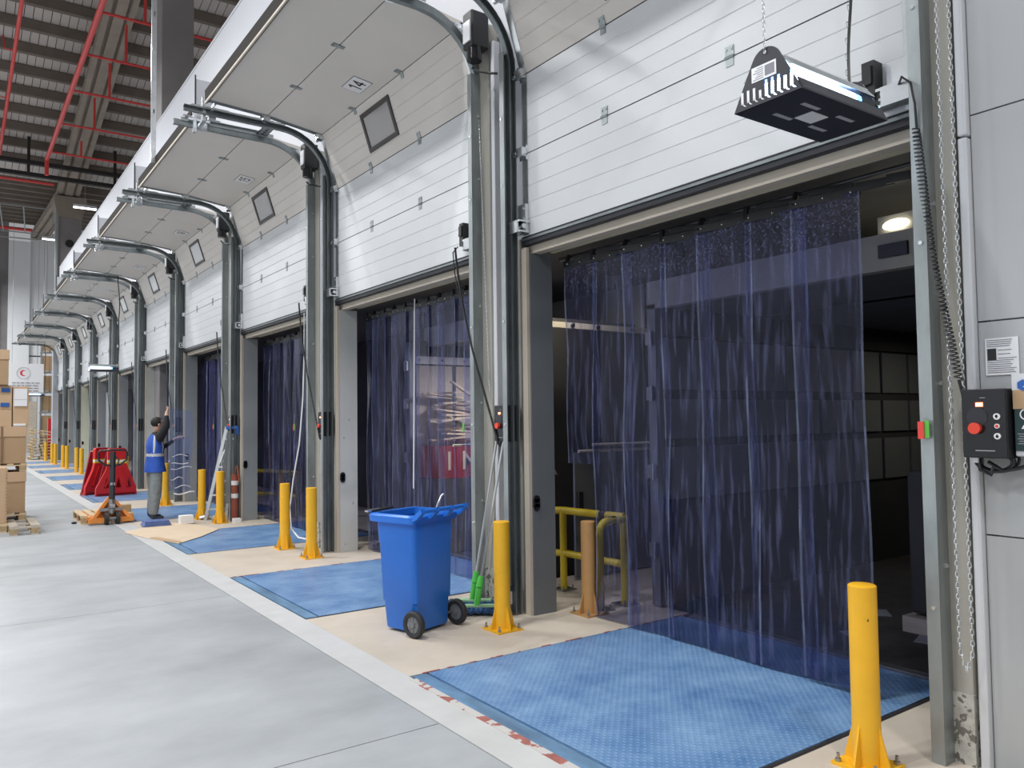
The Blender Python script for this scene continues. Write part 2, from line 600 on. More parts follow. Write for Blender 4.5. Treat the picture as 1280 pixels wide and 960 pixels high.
# dock levellers
g_lev = 'dock levellers along the wall'
lev0 = None
for k in range(NB):
    lab = '%s blue dock leveller plate from the camera, dotted steel, set flush in the floor' % ORD[k]
    if lev0 is None:
        t = thing('dock_leveller', (3.8, 3.6, 0), lab, 'dock leveller', g_lev)
        MB().box(2.64, 5.10, 2.49, 4.725, -0.05, 0.0).build('deck_plate', 'deck_blue', t)
        MB().box(2.52, 2.622, 2.49, 4.725, -0.05, -0.002).build('front_plate', 'deck_front', t)
        lip = MB()
        lip.box(5.12, 5.20, 2.55, 4.66, -0.05, 0.012)
        lip.build('lip', 'steel_grey', t)
        MB().box(2.5, 5.2, 2.473, 2.488, -0.05, -0.006).build('side_gap_trim', 'pit_dark', t)
        MB().box(2.5, 5.2, 4.727, 4.742, -0.05, 0.004).build('side_gap_trim', 'red_primer', t)
        lev0 = t
    else:
        t = copy_tree(lev0)
        t.location = (3.8, 3.6 + P * k, 0)
        t['label'] = lab

# wall above the doors, piers, near panel wall
wr = thing('wall_right', (4.2, 20, 0), 'white dock wall with a pier between every two doors', 'wall', kind='structure')
MB().box(4.18, 4.28, -8, 44.0, 3.24, 9.35).build('upper_wall', 'wall_white', wr)
MB().box(4.17, 4.29, -8, 44.02, 9.35, 9.40).build('wall_cap', 'wall_white', wr)
for k in range(NB + 1):
    y0 = YR + P * k
    last = (k == NB)
    if last:
        MB().box(3.88, 4.28, y0 - 0.62, y0 - 0.1, 0, 5.3).build('end_pier', 'wall_white', wr)
        break
    a = y0 - 0.62 if k else y0 - 0.30
    MB().box(4.12, 4.28, a + 0.04, y0 - 0.04, 0, 3.3).build('pier_back', 'pier_beige', wr)
    pw_ = 0.215 if k else 0.165
    MB().box(4.03, 4.14, y0 - pw_, y0 - 0.0, 0.0, 5.4).build('pier', 'pier_beige', wr, bevel=0.02)
    MB().box(4.022, 4.14, y0 - pw_ - 0.002, y0 - 0.002, 0.0, 0.34).build('pier_foot', 'pier_worn', wr)
    if k:
        MB().box(4.03, 4.10, y0 - 0.30, y0 - 0.245, 0.0, 5.2).build('conduit', 'conduit_white', wr, bevel=0.006)
    # lintel and jamb liners
    if k < NB:
        MB().box(4.155, 4.24, y0, y0 + 3.55, 3.155, 3.235).build('lintel', 'lintel_beige', wr)
        MB().box(4.10, 4.32, y0 - 0.035, y0, 0, 3.2).build('jamb', 'rubber' if k == 0 else 'reveal_mid', wr)
        rv = ['reveal_grey', 'reveal_pale', 'reveal_mid', 'reveal_mid', 'reveal_pale', 'reveal_mid', 'reveal_mid', 'reveal_cream', 'reveal_mid', 'reveal_grey'][k]
        MB().box(4.085, 4.115, y0 + 3.48, y0 + 3.55, 0, 3.2).build('jamb_edge', 'lintel_beige', wr)
        r = MB().box(4.118, 4.36, y0 + 3.47, y0 + 3.55, 0, 3.15).build('jamb_panel', rv, wr)
        MB().cyl((4.15, y0 + 3.455, 0.93), (4.15, y0 + 3.475, 0.93), 0.032, n=12).cyl((4.15, y0 + 3.455, 1.0), (4.15, y0 + 3.475, 1.0), 0.032, n=12).box(
            4.118, 4.182, y0 + 3.455, y0 + 3.475, 0.93, 1.0).build('finger_pull', 'black_plastic', r)
# near insulated wall panels
zz = [0.0, 1.115, 2.14, 3.16, 4.2, 5.24, 6.3]
for i in range(6):
    MB().box(4.06, 4.16, -6, 1.795, zz[i] + 0.004, zz[i + 1] - 0.004).build('wall_panel', 'panel_white', wr)
MB().box(4.075, 4.15, -6, 1.745, 0, 6.3).build('panel_joint', 'reveal_grey', wr)
MB().box(4.02, 4.10, 1.800, 1.843, 0, 3.05).box(4.02, 4.10, 1.800, 1.843, 3.06, 6.3).build('corner_trim', 'conduit_white', wr, bevel=0.008)

# annex behind the wall
an = thing('wall_back', (5.6, 20, 0), 'dark back wall of the dock lobby behind the doors', 'wall', kind='structure')
for k in range(NB):
    a, b = 2.42 + P * k, 5.15 + P * k
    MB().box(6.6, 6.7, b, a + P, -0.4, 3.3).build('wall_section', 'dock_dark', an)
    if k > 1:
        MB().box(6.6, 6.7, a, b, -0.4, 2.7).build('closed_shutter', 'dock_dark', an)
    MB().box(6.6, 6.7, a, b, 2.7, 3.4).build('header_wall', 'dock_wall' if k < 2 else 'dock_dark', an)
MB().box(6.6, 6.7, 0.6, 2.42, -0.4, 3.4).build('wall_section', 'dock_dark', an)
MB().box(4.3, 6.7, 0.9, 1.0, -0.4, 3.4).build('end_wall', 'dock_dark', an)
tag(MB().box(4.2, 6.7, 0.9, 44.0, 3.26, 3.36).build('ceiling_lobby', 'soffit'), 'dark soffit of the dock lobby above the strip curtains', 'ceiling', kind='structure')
sb = thing('trim_3', (4.5, 20, 3.2), 'thin steel braces and edge bars under the lobby soffit', 'soffit bracing', kind='structure')
for k in range(4):
    y0 = YR + P * k
    MB().box(4.37, 4.41, y0, y0 + 3.5, 3.185, 3.225).build('edge_bar', 'rail_cream', sb)
    for i in range(5):
        MB().beam((4.24, y0 + 0.5 + 0.7 * i, 3.24), (4.39, y0 + 0.35 + 0.7 * i, 3.21), 0.012, 0.012).build('brace', 'rail_cream', sb)

# far wall
wf = thing('wall_far', (-2, 63, 0), 'white end wall of the hall with tall panels and columns', 'wall', kind='structure')
xx = [-14, -10, -6.5, -3.2, 0.2, 2.2]
for i in range(5):
    MB().box(xx[i] + 0.02, xx[i + 1] - 0.02, 63, 63.3, 0, 16.5).build('wall_panel', 'hall_white', wf)
MB().box(2.22, 2.95, 62.9, 63.3, 0, 16).build('pilaster', 'column_grey', wf)
MB().box(2.2, 2.4, 62.6, 63.0, 0, 12).build('downpipe', 'reveal_mid', wf)
MB().box(2.95, 4.2, 62.7, 63.3, 0, 14.2).build('wall_rib', 'hall_white', wf)
for i in range(6):
    MB().box(4.25 + 0.5 * i, 4.72 + 0.5 * i, 63, 63.3, 0, 15).build('wall_panel', 'hall_white', wf)
MB().box(7.25, 14, 63, 63.3, 0, 16).build('wall_panel', 'hall_white', wf)
MB().box(-14, 6, 63.0, 63.35, 6.35, 6.43).build('panel_rail', 'reveal_mid', wf)
tag(MB().box(-14.3, -14, -8, 63, 0, 18).build('wall_left', 'hall_white'), 'long white side wall of the hall, far opposite the docks', 'wall', kind='structure')

# roof
rf = thing('ceiling', (0, 30, 16), 'concrete roof with ribbed deck sheets and dark purlins', 'ceiling', kind='structure')


def zdeck(y):
    if y <= 21.6:
        return 23.55 - 0.197 * 21.6 - 0.197 * (21.6 - y) * 0.6
    if y <= 46.5:
        return 23.55 - 0.197 * y
    return 23.55 - 0.197 * 46.5 + 0.07 * (y - 46.5)


for (ya, yb) in ((-8, 21.6), (21.6, 46.5), (46.5, 63.3)):
    d = MB()
    za, zb = zdeck(ya), zdeck(yb)
    x = -14.0
    while x < 14:
        prof = [(x + 0.012, 0), (x + 0.278, 0), (x + 0.278, 0.05), (x + 0.012, 0.05)]
        A = [d.bm.verts.new((px, ya, za + pz)) for px, pz in prof]
        B = [d.bm.verts.new((px, yb, zb + pz)) for px, pz in prof]
        for i in range(4):
            d.face([A[i], A[(i + 1) % 4], B[(i + 1) % 4], B[i]])
        x += 0.29
    d.build('roof_deck', 'deck', rf)['kind'] = 'stuff'
    MB().extr([(ya, za + 0.051), (yb, zb + 0.051), (yb, zb + 0.2), (ya, za + 0.2)], 'x', -14.3, 14).build('roof_cover', 'pit_dark', rf)
pur = None
yy = -6.5
while yy < 62.5:
    z = zdeck(yy)
    if abs(yy - 46.5) > 0.5:
        for (xa, xb) in ((-14, 4.45), (5.0, 14)):
            MB().extr([(yy - 0.17, z), (yy + 0.17, z), (yy + 0.11, z - 0.36), (yy - 0.11, z - 0.36)], 'x', xa, xb).build('purlin', 'purlin_concrete', rf)
    yy += 1.5
for (ya, yb) in ((-8, 21.6), (21.6, 46.5), (46.5, 63)):
    za, zb = zdeck(ya), zdeck(yb)
    bm_ = MB()
    bm_.extr([(ya, za - 0.02), (yb, zb - 0.02), (yb, zb - 1.0), (ya, za - 1.0)], 'x', 4.42, 5.02)
    bm_.extr([(ya, za - 0.62), (yb, zb - 0.62), (yb, zb - 1.0), (ya, za - 1.0)], 'x', 4.22, 5.22)
    bm_.extr([(ya, za - 1.0), (yb, zb - 1.0), (yb, zb - 1.05), (ya, za - 1.05)], 'x', 4.55, 4.9)
    bm_.build('main_beam', 'beam_concrete', rf)
cl = thing('column', (4.8, 21.6, 0), 'grey concrete roof column rising behind the white dock wall', 'column', kind='structure')
MB().box(4.30, 5.10, 21.6, 22.4, 0, zdeck(21.6) - 1.0).build('shaft', 'column_grey', cl, bevel=0.02)
cl2 = thing('column', (4.8, 46.5, 0), 'grey concrete roof column beyond the far end of the dock wall', 'column', kind='structure')
MB().box(4.27, 5.35, 46.0, 47.0, 0, zdeck(46.5) - 1.0).build('shaft', 'column_grey', cl2, bevel=0.02)
MB().extr([(4.27, 12.3), (5.35, 12.3), (5.55, 13.1), (5.55, 13.4), (4.07, 13.4), (4.07, 13.1)], 'y', 45.8, 47.2).build('capital', 'beam_concrete', cl2)
MB().cyl((4.22, 45.93, 6), (4.22, 45.93, 13), 0.09, n=8).build('downpipe', 'reveal_mid', cl2)
MB().cyl((4.8, 45.95, 11.0), (4.8, 46.0, 11.0), 0.2, n=12).build('hole', 'ink_black', cl2)

# ================================================================== OVERHEAD DOORS
PTS = [(4.10, 3.30), (4.10, 4.035), (4.10, 4.75), (3.88, 5.43), (3.167, 5.53), (2.455, 5.57)]


def section_mesh(i, ribs):
    (xa, za), (xb, zb) = PTS[i], PTS[i + 1]
    L_ = math.hypot(xb - xa, zb - za)
    ux, uz = (xb - xa) / L_, (zb - za) / L_
    nx, nz = -uz, ux           # room side for the vertical ones (-x); downwards further up
    th = 0.042
    g = 0.005
    prof = [(g, 0.0)]
    if ribs:
        n = 5
        for q in range(1, n):
            c = L_ * q / n
            prof += [(c - 0.006, 0.0), (c, -0.006), (c + 0.006, 0.0)]
    prof += [(L_ - g, 0.0), (L_ - g, -th), (g, -th)]
    pl = [(xa + ux * u + nx * v, za + uz * u + nz * v) for u, v in prof]
    return MB().extr(pl, 'y', YR + 0.02, YL - 0.02), (xa, za, ux, uz, nx, nz, L_)


def frame_at(i, u):
    (xa, za), (xb, zb) = PTS[i], PTS[i + 1]
    L_ = math.hypot(xb - xa, zb - za)
    ux, uz = (xb - xa) / L_, (zb - za) / L_
    return xa + ux * u, za + uz * u, ux, uz, -uz, ux


def obox(m, i, u0, u1, y0, y1, h0, h1):
    """box on section i: u along its height, h out of its room face"""
    x, z, ux, uz, nx, nz = frame_at(i, 0)
    pl = [(x + ux * u + nx * h, z + uz * u + nz * h) for u, h in ((u0, h0), (u1, h0), (u1, h1), (u0, h1))]
    return m.extr(pl, 'y', y0, y1)


def arc(cx, cz, r, a0, a1, n):
    return [(cx + r * math.cos(a0 + (a1 - a0) * i / n), cz + r * math.sin(a0 + (a1 - a0) * i / n)) for i in range(n + 1)]


TRACK = [(4.03, 0.02), (4.03, 4.80)] + arc(3.37, 4.80, 0.66, 0, PI / 2, 12)[1:] + [(2.20, 5.475)]


def sweep(m, path, prof):
    """profile (offset to the room side, y) swept along a path in the xz plane"""
    rings = []
    for i, (x, z) in enumerate(path):
        a = path[max(i - 1, 0)]
        b = path[min(i + 1, len(path) - 1)]
        dx, dz = b[0] - a[0], b[1] - a[1]
        l = math.hypot(dx, dz)
        nx, nz = -dz / l, dx / l
        rings.append([m.bm.verts.new((x + nx * o, y, z + nz * o)) for o, y in prof])
    n = len(prof)
    for A, B in zip(rings[:-1], rings[1:]):
        for j in range(n):
            m.face([A[j], A[(j + 1) % n], B[(j + 1) % n], B[j]])
    m.face(rings[0][::-1])
    m.face(rings[-1])
    return m


def c_prof(yin, s):
    """C shaped roller track, open towards the door (s=+1: door lies at larger y)"""
    o = [(-0.03, yin), (-0.03, yin + s * 0.055), (-0.022, yin + s * 0.055), (-0.022, yin + s * 0.008), (0.030, yin + s * 0.008),
         (0.030, yin + s * 0.055), (0.038, yin + s * 0.055), (0.038, yin)]
    return o


def make_door(k):
    t = thing('door_%d' % (k + 1), (4.1, (YR + YL) / 2, 0), '', 'door', kind='structure')
    secs = []
    for i in range(5):
        m, _ = section_mesh(i, i < 3)
        secs.append(m.build('door_section', 'door_white' if i < 2 else 'door_white_shaded', t))
    for i in range(1, 5):
        x, z, ux, uz, nx, nz = frame_at(i, 0)
        MB().cyl((x - nx * 0.022, YR + 0.02, z - nz * 0.022), (x - nx * 0.022, YL - 0.02, z - nz * 0.022), 0.017, n=8).build('seam_light_stop', 'rubber', t)  # added dark backing that stops light showing through the seams
    # bottom seal
    m = MB().extr([(4.088, 3.222), (4.15, 3.222), (4.15, 3.302), (4.096, 3.302)], 'y', YR, YL).build('bottom_seal', 'rubber', t)
    MB().box(4.080, 4.098, YR, YL, 3.262, 3.282).build('seal_retainer', 'galvanised_dark', m)
    # top end rail
    m = MB().box(2.425, 2.455, YR + 0.02, YL - 0.02, 5.545, 5.70).build('end_seal', 'edge_brown', t)
    MB().box(2.422, 2.44, YR + 0.02, YL - 0.02, 5.535, 5.56).build('end_rail', 'lintel_beige', m)
    # side stiles (galvanised strips on the section ends)
    for i in range(5):
        L_ = math.hypot(PTS[i + 1][0] - PTS[i][0], PTS[i + 1][1] - PTS[i][1])
        for (a, b) in ((YR + 0.02, YR + 0.10), (YL - 0.10, YL - 0.02)):
            m = MB()
            obox(m, i, 0.012, L_ - 0.012, a, b, 0.0, 0.006)
            m.build('end_stile', 'galvanised_bright' if i < 3 else 'galvanised', secs[i])
    # hinges on the seams, roller brackets at both ends
    for i in range(1, 5):
        for y in (YR + 1.24, YR + 2.45):
            m = MB()
            obox(m, i, 0.004, 0.075, y - 0.035, y + 0.035, 0.0, 0.006)
            L_ = math.hypot(PTS[i][0] - PTS[i - 1][0], PTS[i][1] - PTS[i - 1][1])
            obox(m, i - 1, L_ - 0.06, L_ - 0.004, y - 0.03, y + 0.03, 0.0, 0.006)
            x, z, ux, uz, nx, nz = frame_at(i, 0)
            m.cyl((x + nx * 0.006, y - 0.035, z + nz * 0.006), (x + nx * 0.006, y + 0.035, z + nz * 0.006), 0.011, n=8)
            for dy in (-0.022, 0.022):
                obox(m, i, 0.045, 0.058, y + dy - 0.006, y + dy + 0.006, 0.006, 0.011)
            m.build('hinge', 'galvanised', secs[i])
        for (ya, yb, yr, yt) in ((YR - 0.005, YR + 0.09, YR - 0.05, YR - 0.005), (YL - 0.09, YL + 0.005, YL + 0.005, YL + 0.05)):
            m = MB()
            obox(m, i, -0.055, 0.075, ya, yb, 0.004, 0.016)
            obox(m, i, -0.03, 0.05, ya, yb, 0.016, 0.062)
            x, z, ux, uz, nx, nz = frame_at(i, 0.01)
            m.cyl((x + nx * 0.045, yr, z + nz * 0.045), (x + nx * 0.045, yt, z + nz * 0.045), 0.022, n=10)
            m.build('roller_bracket', 'galvanised_bright', secs[i])
    # bottom corner brackets
    for (ya, yb, s) in ((YR - 0.02, YR + 0.20, 1), (YL - 0.12, YL + 0.05, -1)):
        m = MB()
        m.box(4.060, 4.096, ya + 0.02, yb - 0.02, 3.33, 3.58)
        m.box(3.98, 4.09, ya, yb, 3.32, 3.335).box(3.98, 4.09, ya, yb, 3.41, 3.425)
        m.box(3.975, 3.99, ya + 0.03, yb - 0.03, 3.32, 3.425)
        m.cyl((4.03, ya, 3.375), (4.03, yb, 3.375), 0.022, n=10)
        m.cyl((4.00, ya + 0.04, 3.36), (4.00, yb - 0.02, 3.40), 0.012, n=8)
        for dz in (3.36, 3.45, 3.54):
            m.cyl((4.052, ya + 0.05, dz), (4.062, ya + 0.05, dz), 0.012, n=6)
        m.build('bottom_bracket', 'galvanised_bright', t)
    m = MB()
    m.box(4.00, 4.085, YR + 0.215, YR + 0.285, 3.38, 3.60).box(3.985, 4.0, YR + 0.225, YR + 0.275, 3.47, 3.57)
    m.cyl((4.03, YR + 0.285, 3.50), (4.03, YR + 0.32, 3.50), 0.022, n=10).box(4.01, 4.07, YR + 0.17, YR + 0.215, 3.36, 3.42)
    m.build('slack_rope_switch', 'black_plastic', t)
    # vision window in the third section
    m = MB()
    y0, y1 = YR + 1.62, YR + 2.36
    for (a, b, c, d) in ((0.16, 0.21, y0, y1), (0.56, 0.61, y0, y1), (0.21, 0.56, y0, y0 + 0.05), (0.21, 0.56, y1 - 0.05, y1)):
        obox(m, 2, a, b, c, d, -0.05, 0.014)
    m.build('window_frame', 'window_black', secs[2])
    m = MB()
    obox(m, 2, 0.21, 0.56, y0 + 0.05, y1 - 0.05, -0.03, 0.004)
    m.build('window_pane', 'glass_grey' if k == 0 else 'glass_reflection', secs[2])
    # tracks
    for (yin, s) in ((YR - 0.060, 1), (YL + 0.075, -1)):
        tr = sweep(MB(), TRACK, c_prof(yin, s)).build('track', 'galvanised_dark', t, smooth=True)
        # angle that carries the track
        m = MB()
        m.box(3.93, 4.10, yin - s * 0.004, yin - s * 0.010, 0.0, 4.95)
        m.box(3.925, 3.932, yin - s * 0.010, yin + s * 0.055, 0.0, 4.95)
        if s > 0:
            m.box(3.93, 3.99, yin + 0.03, yin + 0.036, 0, 4.7)
        m.build('track_angle', 'galvanised', tr)
        m = MB()
        for z in (0.75, 1.65, 2.55, 3.75, 4.35):
            m.cyl((3.918, yin + s * 0.02, z), (3.926, yin + s * 0.02, z), 0.011, n=6)
            m.cyl((4.0, yin - s * 0.010, z + 0.2), (4.0, yin - s * 0.018, z + 0.2), 0.012, n=6)
        m.build('bolt', 'galvanised_bright', tr)
        # horizontal reinforcing angle and end hardware
        m = MB()
        m.box(2.28, 3.45, yin - s * 0.012, yin - s * 0.006, 5.49, 5.535)
        m.box(2.55, 3.30, yin - s * 0.05, yin - s * 0.006, 5.535, 5.541)
        m.build('track_stiffener', 'galvanised', tr)
        m = MB()
        m.box(2.36, 2.62, yin - s * 0.06, yin + s * 0.02, 5.50, 5.53).box(2.42, 2.46, yin - s * 0.05, yin + s * 0.01, 5.36, 5.66)
        m.cyl((2.30, yin - s * 0.04, 5.55), (2.75, yin - s * 0.04, 5.55), 0.012, n=6)
        m.box(2.50, 2.58, yin - s * 0.08, yin, 5.40, 5.48)
        m.build('end_buffer', 'galvanised_bright', tr)
    # thin hanger plate above the outer end
    m = MB()
    m.box(2.50, 2.512, YR + 0.15, YR + 0.155, 5.6, 6.2)
    m.box(2.512, 2.72, YR + 0.15, YR + 0.158, 5.6, 6.15)
    m.build('hanger_plate', ['wall_white'], t)
    m = MB()
    m.box(2.494, 2.512, YR + 0.142, YR + 0.15, 5.6, 6.2).build('hanger_edge', 'rubber', t)
    return t


door0 = make_door(0)
doors = [door0]
NUMS = ['13', '14', '15', '16', '17', '18', '19', '20', '21', '22']
for k in range(1, NB):
    d = copy_tree(door0)
    d.name = 'door_%d' % (k + 1)
    d.location.y += P * k
    doors.append(d)
for k, d in enumerate(doors):
    d['label'] = '%s white raised overhead door from the camera, with steel tracks' % ORD[k]
    for ch in [c for c in d.children_recursive if c.name.startswith('window_pane')]:
        if 0 < k:
            ch.data = ch.data.copy()
            ch.data.materials[0] = M['glass_reflection' if k > 2 else 'glass_grey']
STROKES = {'1': [(-0.16, 0.26), (0.06, 0.46), (0.06, -0.46)], '4': [(0.14, -0.46), (0.14, 0.46), (-0.26, -0.16), (0.30, -0.16)],
           '5': [(0.22, 0.44), (-0.16, 0.44), (-0.20, 0.02), (0.04, 0.10), (0.22, -0.06), (0.22, -0.26), (0.06, -0.44), (-0.22, -0.38)],
           '6': [(0.2, 0.40), (0.0, 0.46), (-0.2, 0.26), (-0.22, -0.24), (0.0, -0.46), (0.22, -0.26), (0.2, -0.04), (0.0, 0.06), (-0.2, -0.08)],
           '7': [(-0.24, 0.44), (0.24, 0.44), (-0.06, -0.46)], '8': [(0.0, 0.04), (-0.19, 0.24), (0.0, 0.46), (0.19, 0.24), (-0.22, -0.22), (0.0, -0.46), (0.22, -0.22), (0.0, 0.04)],
           '9': [(-0.2, -0.40), (0.0, -0.46), (0.2, -0.26), (0.22, 0.24), (0.0, 0.46), (-0.22, 0.26), (-0.2, 0.04), (0.0, -0.06), (0.2, 0.08)],
           '0': [(0, 0.46), (-0.22, 0.22), (-0.22, -0.22), (0, -0.46), (0.22, -0.22), (0.22, 0.22), (0, 0.46)],
           '2': [(-0.22, 0.26), (0.0, 0.46), (0.22, 0.24), (-0.22, -0.44), (0.24, -0.44)]}


def digits(m, txt, mtx):
    for i, ch in enumerate(txt):
        p = [(q[0] * 0.15 + (i - 0.5) * 0.105, q[1] * 0.15) for q in STROKES[ch]]
        for a, b in zip(p[:-1], p[1:]):
            d_ = Vector((b[0] - a[0], b[1] - a[1], 0))
            u_ = d_.normalized() * 0.008
            n_ = Vector((-d_.y, d_.x, 0)).normalized() * 0.0115
            A_, B_ = Vector((a[0], a[1], 0)) - u_, Vector((b[0], b[1], 0)) + u_
            vs = [m.bm.verts.new(mtx @ q) for q in (A_ - n_, B_ - n_, B_ + n_, A_ + n_)]
            m.face(vs)


# number signs (the first door's is out of the frame)
for k in range(1, NB):
    sec = sorted([c for c in doors[k].children if c.name.startswith('door_section')], key=lambda o: o.data.name)[3]
    x, z, ux, uz, nx, nz = frame_at(3, 0.235)
    yc = YR + 1.865 + P * k
    m = MB()
    pl = [(x + ux * u + nx * h, z + uz * u + nz * h) for u, h in ((-0.115, 0), (0.115, 0), (0.115, 0.004), (-0.115, 0.004))]
    m.mi = 2
    m.extr(pl, 'y', yc - 0.17, yc + 0.17)
    pl = [(x + ux * u + nx * h, z + uz * u + nz * h) for u, h in ((-0.107, 0.004), (0.107, 0.004), (0.107, 0.006), (-0.107, 0.006))]
    m.mi = 0
    m.extr(pl, 'y', yc - 0.162, yc + 0.162)
    m.mi = 1
    mt = Matrix(((0, ux, nx, x + nx * 0.007), (-1, 0, 0, yc), (0, uz, nz, z + nz * 0.007), (0, 0, 0, 1)))
    digits(m, NUMS[k], mt)
    m.build('number_sign', ['sign_white', 'ink_black', 'ink_grey'], sec, fix=False)['label'] = 'white number plate reading %s' % NUMS[k]

# between two doors: operator motor, perforated bracket, tie bars
for k in range(1, NB):
    y0 = YR + P * k
    mo = thing('door_operator', (3.9, y0 - 0.32, 5.1), 'black door drive unit at the top of the %s pier from the camera' % ORD[k - 1], 'motor', 'door drive units')
    MB().box(3.80, 3.99, y0 - 0.29, y0 - 0.13, 5.10, 5.44).build('gear_case', 'black_plastic', mo, bevel=0.015)
    MB().cyl((3.87, y0 - 0.22, 4.99), (3.87, y0 - 0.22, 5.11), 0.07, n=16).build('motor_end', 'black_gloss', mo, smooth=True)
    MB().box(3.785, 3.80, y0 - 0.27, y0 - 0.16, 5.15, 5.34).build('rating_plate', 'label_white', mo)
    MB().tube([(3.86, y0 - 0.2, 4.93), (3.88, y0 - 0.27, 4.88), (3.95, y0 - 0.33, 4.86), (4.0, y0 - 0.4, 4.84)], 0.012).build('cable', 'black_plastic', mo)
    br = thing('track_bracing', (3.0, y0 - 0.3, 5.45), 'perforated steel bracket tying the door tracks above the %s pier from the camera' % ORD[k - 1], 'bracket', 'track braces')
    m = MB().box(3.22, 3.36, y0 - 0.56, y0 - 0.07, 5.50, 5.508).box(3.22, 3.23, y0 - 0.56, y0 - 0.07, 5.50, 5.54).box(3.35, 3.36, y0 - 0.56, y0 - 0.07, 5.50, 5.54)
    m.build('perforated_plate', 'galvanised', br)
    m = MB()
    for q in range(6):
        m.cyl((3.29, y0 - 0.50 + 0.075 * q, 5.494), (3.29, y0 - 0.50 + 0.075 * q, 5.5), 0.02, n=8)
    m.build('slot', 'steel_black', br)
    m = MB().beam((2.52, y0 - 0.60, 5.50), (2.52, y0 - 0.03, 5.46), 0.03, 0.03)
    m.beam((2.58, y0 - 0.60, 5.62), (2.46, y0 - 0.03, 5.40), 0.02, 0.03)
    m.build('tie_bar', 'galvanised_bright', br)
    if k < 3:
        MB().box(2.5, 2.52, y0 - 0.32, y0 - 0.28, 5.45, 5.75).build('rod_clamp', 'galvanised_bright', br)
# hanger channel of the third pair
hg = thing('hanger_channel', (2.40, 12.6, 5.6), 'shiny galvanised channel hanging from the roof to the door tracks', 'hanger')
MB().extr([(2.365, 12.58), (2.435, 12.58), (2.435, 12.62), (2.428, 12.62), (2.428, 12.588), (2.372, 12.588), (2.372, 12.62), (2.365, 12.62)], 'z', 5.6, 19.0).build('channel', 'galvanised_bright', hg)
m = MB()
for z in (6.35, 7.85, 9.4, 10.9):
    m.box(2.392, 2.408, 12.572, 12.58, z, z + 0.06)
m.build('slot', 'steel_black', hg)

# ================================================================== STRIP CURTAINS


def strip(y0, y1, x, zt, zb, seed, nx=8, nz=14, bulge=0.012, wave=0.006, skew=0.0):
    r = random.Random(seed)
    ph, ph2, am = r.uniform(0, 6), r.uniform(0, 6), r.uniform(0.5, 1.4)
    s = MB()
    sgn = 1 if seed % 2 else -1
    grid = []
    for j in range(nz + 1):
        v = j / nz
        row = []
        for i in range(nx + 1):
            u = (0.0, 0.035)[i] if i < 2 else ((0.965, 1.0)[i - nx + 1] if i > nx - 2 else 0.035 + 0.93 * (i - 1) / (nx - 2))
            dx = sgn * bulge * (1 - (2 * u - 1) ** 2) + wave * am * math.sin(3.2 * v * PI + ph + 2 * u) + 0.5 * wave * math.sin(9 * v + ph2 - 5 * u)
            row.append(s.bm.verts.new((x + dx * min(1, 0.15 + 2.5 * v) - skew * (u - 0.5), y0 + (y1 - y0) * u + 0.006 * math.sin(4 * v + ph), zt + (zb - zt) * v)))
        grid.append(row)
    for j in range(nz):
        for i in range(nx):
            s.mi = 1 if i in (0, nx - 1) else 0
            s.face([grid[j][i], grid[j][i + 1], grid[j + 1][i + 1], grid[j + 1][i]])
    return s


def curtain(k, spans, x, zt, zb, mt, label, hang_to=None, bulge=0.012):
    y0 = YR + P * k
    t = thing('strip_curtain', (x, y0 + 1.77, 0), label, 'strip curtain', 'clear plastic strip curtains in the dock doors')
    MB().cyl((x + 0.02, y0 + 0.0, zt + 0.08), (x + 0.02, y0 + 3.55, zt + 0.08), 0.014, n=10).build('rail', 'steel_black', t)
    for i, (a, b) in enumerate(spans):
        dx = 0.016 * (1 if i % 2 else -1)
        zbi = zb[i] if isinstance(zb, list) else zb
        o = strip(a, b, x + dx, zt, zbi, 100 * k + i + 1, nx=10 if k < 3 else 5, nz=26 if k < 3 else 8, bulge=bulge, wave=0.012 if k == 0 else 0.007, skew=0.03 if k == 0 else 0.01)
        o.build('strip', [mt, 'pvc_edge'], t, smooth=True, fix=False)
        m = MB()
        sk = 0.035 if k == 0 else 0.02
        m.beam((x + dx + sk, a + 0.01, zt + 0.0), (x + dx - sk, b - 0.01, zt + 0.0), 0.014, 0.055)
        m.beam((x + sk, a + 0.06, zt + 0.045), (x - sk, b - 0.14, zt + 0.05), 0.02, 0.035)
        m.cyl((x + dx - sk * 0.8, b - 0.03, zt - 0.01), (x + 0.0, b - 0.03, zt + 0.085), 0.020, n=8)
        pl = m.build('hanger_plate', 'black_plastic', t)
        for q in range(3 if k < 2 else 0):
            m = MB()
            yy_ = a + 0.06 + (b - a - 0.12) * q / 2
            xx_ = x + dx + sk - 2 * sk * (yy_ - a) / (b - a)
            m.sph((xx_ - 0.010, yy_, zt), 0.007, 6)
            m.build('rivet', 'galvanised_bright', pl)
    for i in range(hang_to or 0):
        a = y0 + 0.02 + 0.2 * i
        MB().beam((x + 0.05, a, zt + 0.02), (x, a + 0.22, zt + 0.02), 0.014, 0.055).build('hanger_plate', 'black_plastic', t)
    return t


